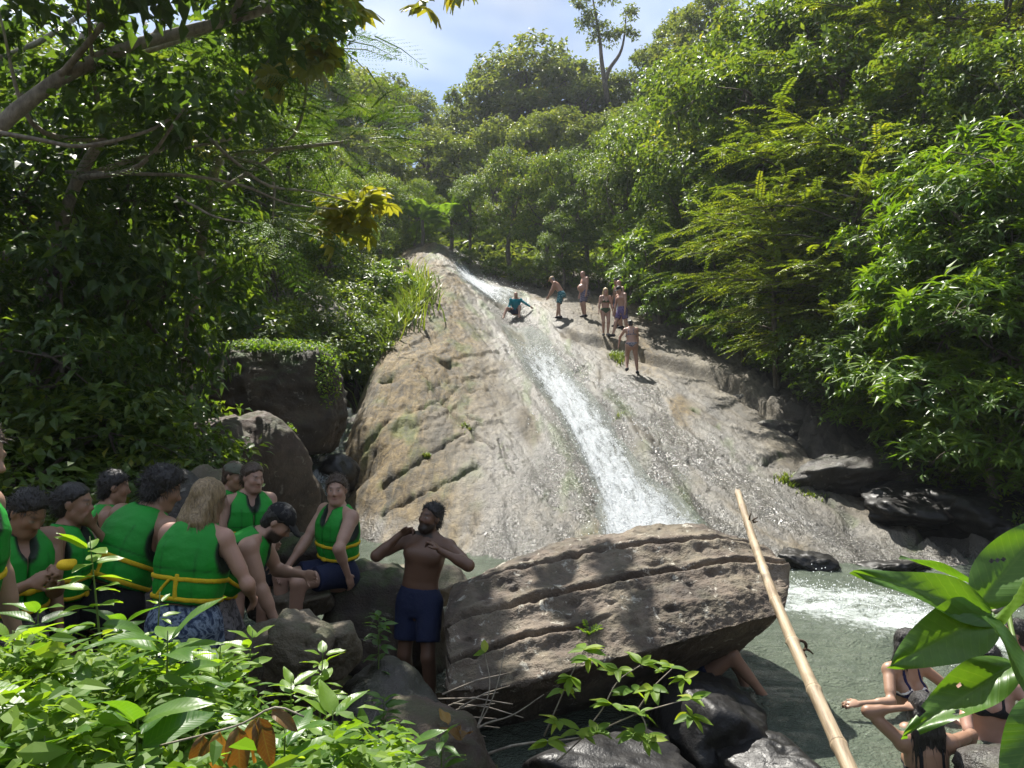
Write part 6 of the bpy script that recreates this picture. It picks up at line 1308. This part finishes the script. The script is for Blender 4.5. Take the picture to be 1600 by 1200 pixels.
# big leaved branch reaching in from the right, an arm's length from the camera
def right_branch():
    o0 = P(1700, 930, 1.15); e = empty('leafy_branch', tuple(o0)); tag(e, 'branch of large glossy green leaves close up at the lower right', 'branch')
    q = lambda px, py, D: P(px, py, D)-o0
    stemtube(e, [q(1720, 905, 1.12), q(1640, 925, 1.15), q(1575, 950, 1.18), q(1500, 968, 1.22)], .006, .0035, 'bark_pale'); stemtube(e, [q(1575, 950, 1.18), q(1585, 1000, 1.1), q(1620, 1100, 1.0)], .004, .003)
    nz = np.array([0, -.45, .9])
    for me, b, t, n, ws in [
        (HERO[1], (1562, 972, 1.18), (1347, 884, 1.16), (-.15, -.75, .65), .62), (HERO[0], (1560, 935, 1.30), (1412, 858, 1.36), (0, .3, 1), .5),
        (HERO[1], (1548, 958, 1.18), (1402, 1036, 1.10), (.25, -.8, .55), .95), (HOLED2, (1528, 945, 1.20), (1650, 800, 1.20), (-.45, -.8, .3), 1.0),
        (HERO[2], (1556, 968, 1.12), (1640, 868, 1.02), (.35, -.75, .55), .72), (HERO[0], (1540, 962, 1.10), (1640, 1110, .98), (.55, -.75, .45), 1.15),
        (HOLED, (1590, 1035, 1.10), (1412, 1146, 1.06), (-.35, -.72, .6), .70), (HERO[0], (1640, 1090, .95), (1570, 1250, .90), (-.5, -.8, .3), .95),
        (HERO[2], (1562, 955, 1.22), (1545, 900, 1.24), (.4, -.8, .4), .9), (HERO[0], (1510, 968, 1.24), (1560, 985, 1.30), (0, -.4, .9), .8)]:
        place_leaf(e, me, q(*b), q(*t), n, ws)
right_branch()

def herb(label, px, D, top, seed, n, leaf, sizes, lean=(0, 0), kinds=(0, 1, 3), name='leafy_herb', cat='plant', group='foreground herbs', bright=False):
    rs = np.random.RandomState(seed); tip = P(px, top, D); z0 = float(ground_z(np.array([tip[0]]), np.array([D]))[0])-.05; b0 = np.array([tip[0]-lean[0], D-lean[1], z0]); e = empty(name, tuple(b0)); tag(e, label, cat, group)
    T = tip-b0; path = bez([[0, 0, 0], T*np.array([.2, .2, .45]), T*np.array([.7, .7, .8]), T], 18); V, fs = tube(path, np.linspace(.008, .0015, len(path)), 6); link('stem', mesh_np('stem', V, fs), MATS['stem_green'], e)
    n = int(n*1.5)
    for i in range(n):
        t = .45+.55*((i+.9)/n)**.8; k = min(len(path)-1, int(t*(len(path)-1))); a = (i//2)*1.75+(i % 2)*np.pi+rs.normal(0, .25); L = leaf*1.35*lerp(sizes[0], sizes[1], t)*rs.uniform(.8, 1.2)
        d = np.array([math.cos(a), math.sin(a), rs.uniform(-.15, .45)+(.9*smooth(.82, 1, t)*rs.rand())]); b = path[k]+d*.012; me = HERB[kinds[rs.randint(len(kinds))] if not (bright and t > .75) else 4]
        place_leaf(e, me, b, b+unit(d)*L, np.array([0, 0, 1])+rs.normal(0, .18, 3), rs.uniform(.85, 1.1))
HB = [('tall backlit herb with pale pointed leaves rising before the dark haired woman', 140, 2.5, 838, 18, .13, (1.1, .55), (-.12, 0), (1, 2), True),
 ('broad leaved plant with drooping leaves before the blonde woman', 262, 2.1, 985, 16, .16, (1.0, .8), (0, 0), (0, 1, 3), False),
 ('slender climbing vine before the blonde woman\'s shorts', 250, 2.3, 925, 12, .07, (1, .5), (.03, 0), (2, 4), True),
 ('broad leaved plant at the left edge before the man\'s shorts', 20, 2.0, 985, 14, .13, (1.0, .7), (0, 0), (0, 1, 2), True),
 ('herb with one very large pale leaf at the lower left edge', 5, 1.55, 1080, 9, .22, (.6, .55), (0, 0), (2, 1), False),
 ('plant with wide leaves left of the yellow green vine', 75, 2.2, 1000, 14, .13, (1, .7), (0, 0), (0, 3), False),
 ('dark leaved plant in the middle of the left undergrowth', 160, 1.9, 1050, 14, .13, (1, .7), (0, 0), (0, 0, 3), False),
 ('herb with thin bright leaves right of the broad leaved plant', 345, 2.4, 1005, 16, .12, (1, .6), (.05, 0), (1, 3, 4), True),
 ('upright herb beside the pitted pale boulder', 395, 2.9, 985, 16, .10, (1, .6), (.08, 0), (1, 3), True),
 ('bushy bright herb below the rounded pale boulders', 455, 2.7, 1060, 20, .10, (1, .7), (0, 0), (1, 3, 4), True),
 ('bright narrow leaved herb at lower centre left', 505, 2.8, 1010, 16, .09, (1, .6), (.03, 0), (3, 4), True),
 ('low bright herb at the bottom edge, centre left', 520, 2.2, 1110, 16, .12, (1, .8), (0, 0), (1, 3, 4), False),
 ('pale wide leaved plant at the bottom left corner', 70, 1.45, 1150, 9, .20, (.6, .55), (0, 0), (2, 0), False),
 ('leafy herb at the bottom edge left of the brown leaves', 215, 1.7, 1110, 14, .15, (1, .8), (0, 0), (0, 1, 3), False),
 ('leafy herb at the bottom edge right of the brown leaves', 445, 1.8, 1135, 14, .13, (1, .8), (0, 0), (1, 3), False),
 ('dark leaved sapling beside the bearded man\'s legs', 592, 4.7, 958, 18, .10, (1, .7), (0, 0), (0, 3), False),
 ('small herb on the mossy rock below the bearded man', 600, 3.6, 1085, 14, .09, (1, .7), (0, 0), (0, 1, 3), False),
 ('small leafy herb among the dead twigs at bottom centre', 690, 3.1, 1150, 12, .09, (1, .7), (0, 0), (1, 3), False),
 ('grassy leaved herb at the bottom edge, centre', 630, 2.5, 1165, 14, .12, (1, .8), (0, 0), (3, 3, 1), False),
 ('herb hiding the broad man\'s knees', 190, 3.0, 965, 14, .15, (1, .7), (0, 0), (0, 1), False),
 ('herb hiding the teenager\'s legs', 60, 2.8, 945, 14, .14, (1, .7), (0, 0), (0, 1, 3), False),
 ('herb hiding the blonde woman\'s shins', 320, 3.1, 1020, 16, .12, (1, .7), (0, 0), (0, 1, 3), False)]
for i, (lb, px, D, top, n, lf, sz, ln, kd, br_) in enumerate(HB): herb(lb, px, D, top, 300+i, n, lf, sz, ln, kd, bright=br_)

def ground_cover():
    rs = np.random.RandomState(12); n = 32000; y = rs.uniform(1.35, 3.9, n); px = rs.uniform(-60, 640, n); x = (px-800)/F*y
    k = y < 3.9-1.3*smooth(330, 520, px); x = x[k]; y = y[k]; px = px[k]; n = len(x)
    pit = np.clip(.5+1.2*noise(np.stack([x*2.1, y*2.1, 0*x], 1))+.7*noise(np.stack([x*6, y*6, 0*x+4], 1)), 0, 1.2)
    top = 2.4-lerp(.325, .44, smooth(230, 620, px))*y-.36*pit+.06; g0 = ground_z(x, y); top = np.maximum(top, g0+.15)
    z = top-(top-g0)*.75*(1-rs.rand(n)**.35)
    B = np.stack([x, y, z], 1); a = rs.uniform(0, 6.28, n); Dr = np.stack([np.cos(a), np.sin(a), rs.uniform(-.45, .35, n)], 1); Nm = unit(UPV+rs.normal(0, .55, (n, 3))); sz = np.where(rs.rand(n) < .08, 1.6, 1.0); L = rs.uniform(.030, .074, n)*(.65+.3*y/2.5)*sz
    Dr = unit(Dr); S = unit(np.cross(Dr, Nm)); Nn = np.cross(S, Dr); L = L[:, None]; w = L*rs.uniform(.38, .62, n)[:, None]
    pts = [B, B+Dr*L*.28-S*w*.42+Nn*w*.12, B+Dr*L*.62-S*w*.36+Nn*w*.06-Nn*L*.06, B+Dr*L-Nn*L*.18, B+Dr*L*.62+S*w*.36+Nn*w*.06-Nn*L*.06, B+Dr*L*.28+S*w*.42+Nn*w*.12, B+Dr*L*.3, B+Dr*L*.64-Nn*L*.08]
    V = np.stack(pts, 1).reshape(-1, 3); o = 8*np.arange(n)[:, None]; F_ = [o+np.array([t]) for t in ((0, 1, 6), (1, 2, 7), (1, 7, 6), (2, 3, 7), (0, 6, 5), (5, 6, 7), (5, 7, 4), (4, 7, 3))]
    tint = np.clip(rs.normal(.55, .22, n)+.5*(noise(B*2.2)), 0, 1); ob = link('ground_cover', mesh_np('ground_cover', V, np.concatenate(F_), dict(tint=np.repeat(tint, 8)), False), MATS['leaf_herb']); ob['kind'] = 'stuff'; tag(ob, 'tangle of small bright green leaves filling the lower left foreground', 'undergrowth')
ground_cover()

# brown dead leaves hanging from a vine at the bottom left
def dead_vine():
    o0 = P(300, 1150, 1.6); e = empty('hanging_vine', tuple(o0)); tag(e, 'vine with large hanging brown dead leaves at the bottom left', 'vine'); q = lambda px, py, D: P(px, py, D)-o0
    stemtube(e, [q(250, 1165, 1.65), q(330, 1145, 1.6), q(380, 1130, 1.58), q(430, 1105, 1.6), q(475, 1120, 1.6)], .0025, .002, 'bark_pale', 'vine_stem')
    for b, t, k, n in [((318, 1148, 1.6), (300, 1225, 1.58), 0, (.3, -1, .1)), ((345, 1142, 1.6), (338, 1230, 1.6), 2, (-.2, -1, .1)), ((372, 1134, 1.58), (375, 1235, 1.56), 1, (.1, -1, .1)), ((400, 1122, 1.58), (392, 1195, 1.58), 2, (-.5, -.8, .1)), ((405, 1120, 1.58), (425, 1205, 1.57), 0, (.3, -1, .1)), ((425, 1110, 1.6), (466, 1142, 1.58), 0, (.1, -.6, .7))]:
        place_leaf(e, DEAD[k], q(*b), q(*t), n, 1.0)
dead_vine()

# sapling with spreading twigs in front of the layered rock
def sapling():
    o0 = P(690, 1195, 3.9); o0[2] -= .15; e = empty('spreading_sapling', tuple(o0)); tag(e, 'sapling with pale twigs and yellow green leaves before the layered rock', 'sapling'); q = lambda px, py, D: P(px, py, D)-o0; rs = np.random.RandomState(8)
    twigs = [[(690, 1205, 3.9), (745, 1139, 3.8), (800, 1118, 3.75), (850, 1085, 3.7)], [(700, 1205, 3.9), (800, 1165, 3.8), (905, 1153, 3.65), (991, 1117, 3.55), (1064, 1095, 3.5)],
             [(850, 1150, 3.7), (872, 1100, 3.65), (890, 1060, 3.6), (912, 1015, 3.6)], [(905, 1153, 3.65), (940, 1110, 3.6), (965, 1065, 3.6), (1000, 1040, 3.55)], [(991, 1117, 3.55), (1020, 1075, 3.5), (1050, 1045, 3.5)],
             [(1000, 1112, 3.55), (1010, 1140, 3.5), (1000, 1165, 3.5)], [(720, 1180, 3.8), (770, 1090, 3.8), (790, 1010, 3.85)], [(870, 1190, 3.6), (935, 1130, 3.6)], [(745, 1139, 3.8), (765, 1075, 3.85), (758, 1022, 3.9)]]
    for i, t in enumerate(twigs): stemtube(e, [q(*p) for p in t], .0075 if i < 2 else .0045, .002, 'bark_pale', 'twig')
    for (px, py) in [(912, 1012), (925, 1035), (892, 1050), (880, 1075), (962, 1048), (1000, 1036), (1045, 1040), (1072, 1062), (1082, 1092), (1022, 1068), (985, 1076), (958, 1092), (1002, 1110), (992, 1142), (868, 1132), (855, 1158), (932, 1142), (1078, 1112), (1010, 1160), (905, 1140), (755, 1020)]:
        c = q(px+rs.normal(0, 3), py+rs.normal(0, 3), 3.55+rs.normal(0, .06)+(0.3 if px < 800 else 0)); 
        for k in range(7 if px > 800 else 2):
            a = rs.uniform(0, 6.28); d = np.array([math.cos(a), math.sin(a)*.8, rs.uniform(-.5, .5)]); place_leaf(e, SAP[rs.randint(3)], c, c+unit(d)*rs.uniform(.07, .115), np.array([0, -.3, 1])+rs.normal(0, .35, 3), rs.uniform(.85, 1.1))
sapling()
# fallen dead leaves and twigs at the foot of the layered rock
rs_ = np.random.RandomState(6)
for i, (px, py, D, lb) in enumerate([(712, 1140, 3.6, 'pale curled dead leaf lying left of the sapling\'s foot'), (722, 1156, 3.5, 'orange brown dead leaf standing below the curled one'), (700, 1132, 3.65, 'small dead leaf behind the curled one'), (735, 1145, 3.6, 'dead leaf nearest the sapling stem')]):
    e = P(px, py, D); o = link('dead_leaf', DEAD[i % 3], None, None, loc=tuple(e), rot=(rs_.uniform(-.6, .6), rs_.uniform(-.8, .3), rs_.uniform(0, 6)), scale=.13); tag(o, lb, 'leaf', 'fallen dead leaves')
for i in range(9):
    a = P(660+rs_.uniform(0, 60), 1085+i*7, 4.5+rs_.uniform(-.1, .1)); d = np.array([rs_.uniform(.25, .5), rs_.uniform(-.2, .2), rs_.uniform(-.12, .10)])
    V, fs = tube(np.array([a*0, d*.5+[0, 0, .02], d]), [.006, .005, .003], 5); tag(link('fallen_twig', mesh_np('fallen_twig', V, fs), MATS['bark_pale'], loc=tuple(a)), ['topmost', 'second', 'third', 'fourth', 'fifth', 'sixth', 'seventh', 'eighth', 'lowest'][i]+' dry fallen stick from the top, in the dark gap left of the layered rock', 'twig', 'dry sticks left of the layered rock')
# little fern growing in the rock joint
def fern():
    o0 = P(920, 992, 5.36); e = empty('small_fern', tuple(o0)); tag(e, 'small bright fern growing from a joint of the layered rock', 'fern'); rs = np.random.RandomState(3)
    for i in range(7):
        a = rs.uniform(0, 6.28); me = spray_mesh('frond', 400+i, [(np.zeros(3), np.array([math.cos(a)*.6, math.sin(a)*.6-.25, .75]), rs.uniform(.10, .19))], 9, .03, .011, (.75, .1)); link('frond', me, MATS['leaf_herb'], e)
fern()
# creepers on the largest boulder
def creeper(label, px, py, D, r, n, seed):
    rs = np.random.RandomState(seed); o0 = P(px, py, D); B = rdir(rs, n)*np.array(r)*rs.uniform(.3, 1, n)[:, None]; Dr = rdir(rs, n)*np.array([1, 1, .4])-UPV*.4; L = rs.uniform(.05, .10, n)
    V, Fc, q = leaf_cloud(B, Dr, UPV+rs.normal(0, .4, (n, 3))+np.array([0, -.6, 0]), L, L*.6); e = link('creeper', mesh_np('creeper', V, Fc, dict(tint=np.repeat(np.clip(rs.normal(.5, .25, n), 0, 1), q)), False), MATS['leaf_herb'], loc=tuple(o0)); e['kind'] = 'stuff'; tag(e, label, 'creeper')
creeper('green creeper draped over the right shoulder of the largest boulder', 512, 590, 14.9, (.22, .7, .75), 1500, 1); creeper('creeper along the top edge of the largest boulder', 430, 541, 14.9, (1.2, .9, .16), 2600, 2); creeper('small leaves on top of the reddish brown boulder', 410, 668, 12.0, (.55, .4, .14), 500, 3)
# ---------------------------------------------------------------- thin humid air over the valley
hb = NB('haze_air'); vol = hb.n('VolumePrincipled'); vol.inputs['Color'].default_value = (.86, .92, 1.0, 1); vol.inputs['Density'].default_value = .00045; vol.inputs['Anisotropy'].default_value = .3
hb.l(vol.outputs[0], hb.out.inputs['Volume'])
hx0, hx1, hy0, hy1, hz0, hz1 = -402, 402, -122, 502, -125, 52
HV = np.array([[x_, y_, z_] for z_ in (hz0, hz1) for y_ in (hy0, hy1) for x_ in (hx0, hx1)]); HF = np.array([[0, 2, 3, 1], [4, 5, 7, 6], [0, 1, 5, 4], [2, 6, 7, 3], [0, 4, 6, 2], [1, 3, 7, 5]])
hz_o = link('haze', mesh_np('haze', HV, HF, shade=False), MATS['haze_air']); hz_o['kind'] = 'stuff'; tag(hz_o, 'thin pale haze in the humid air of the valley', 'haze')
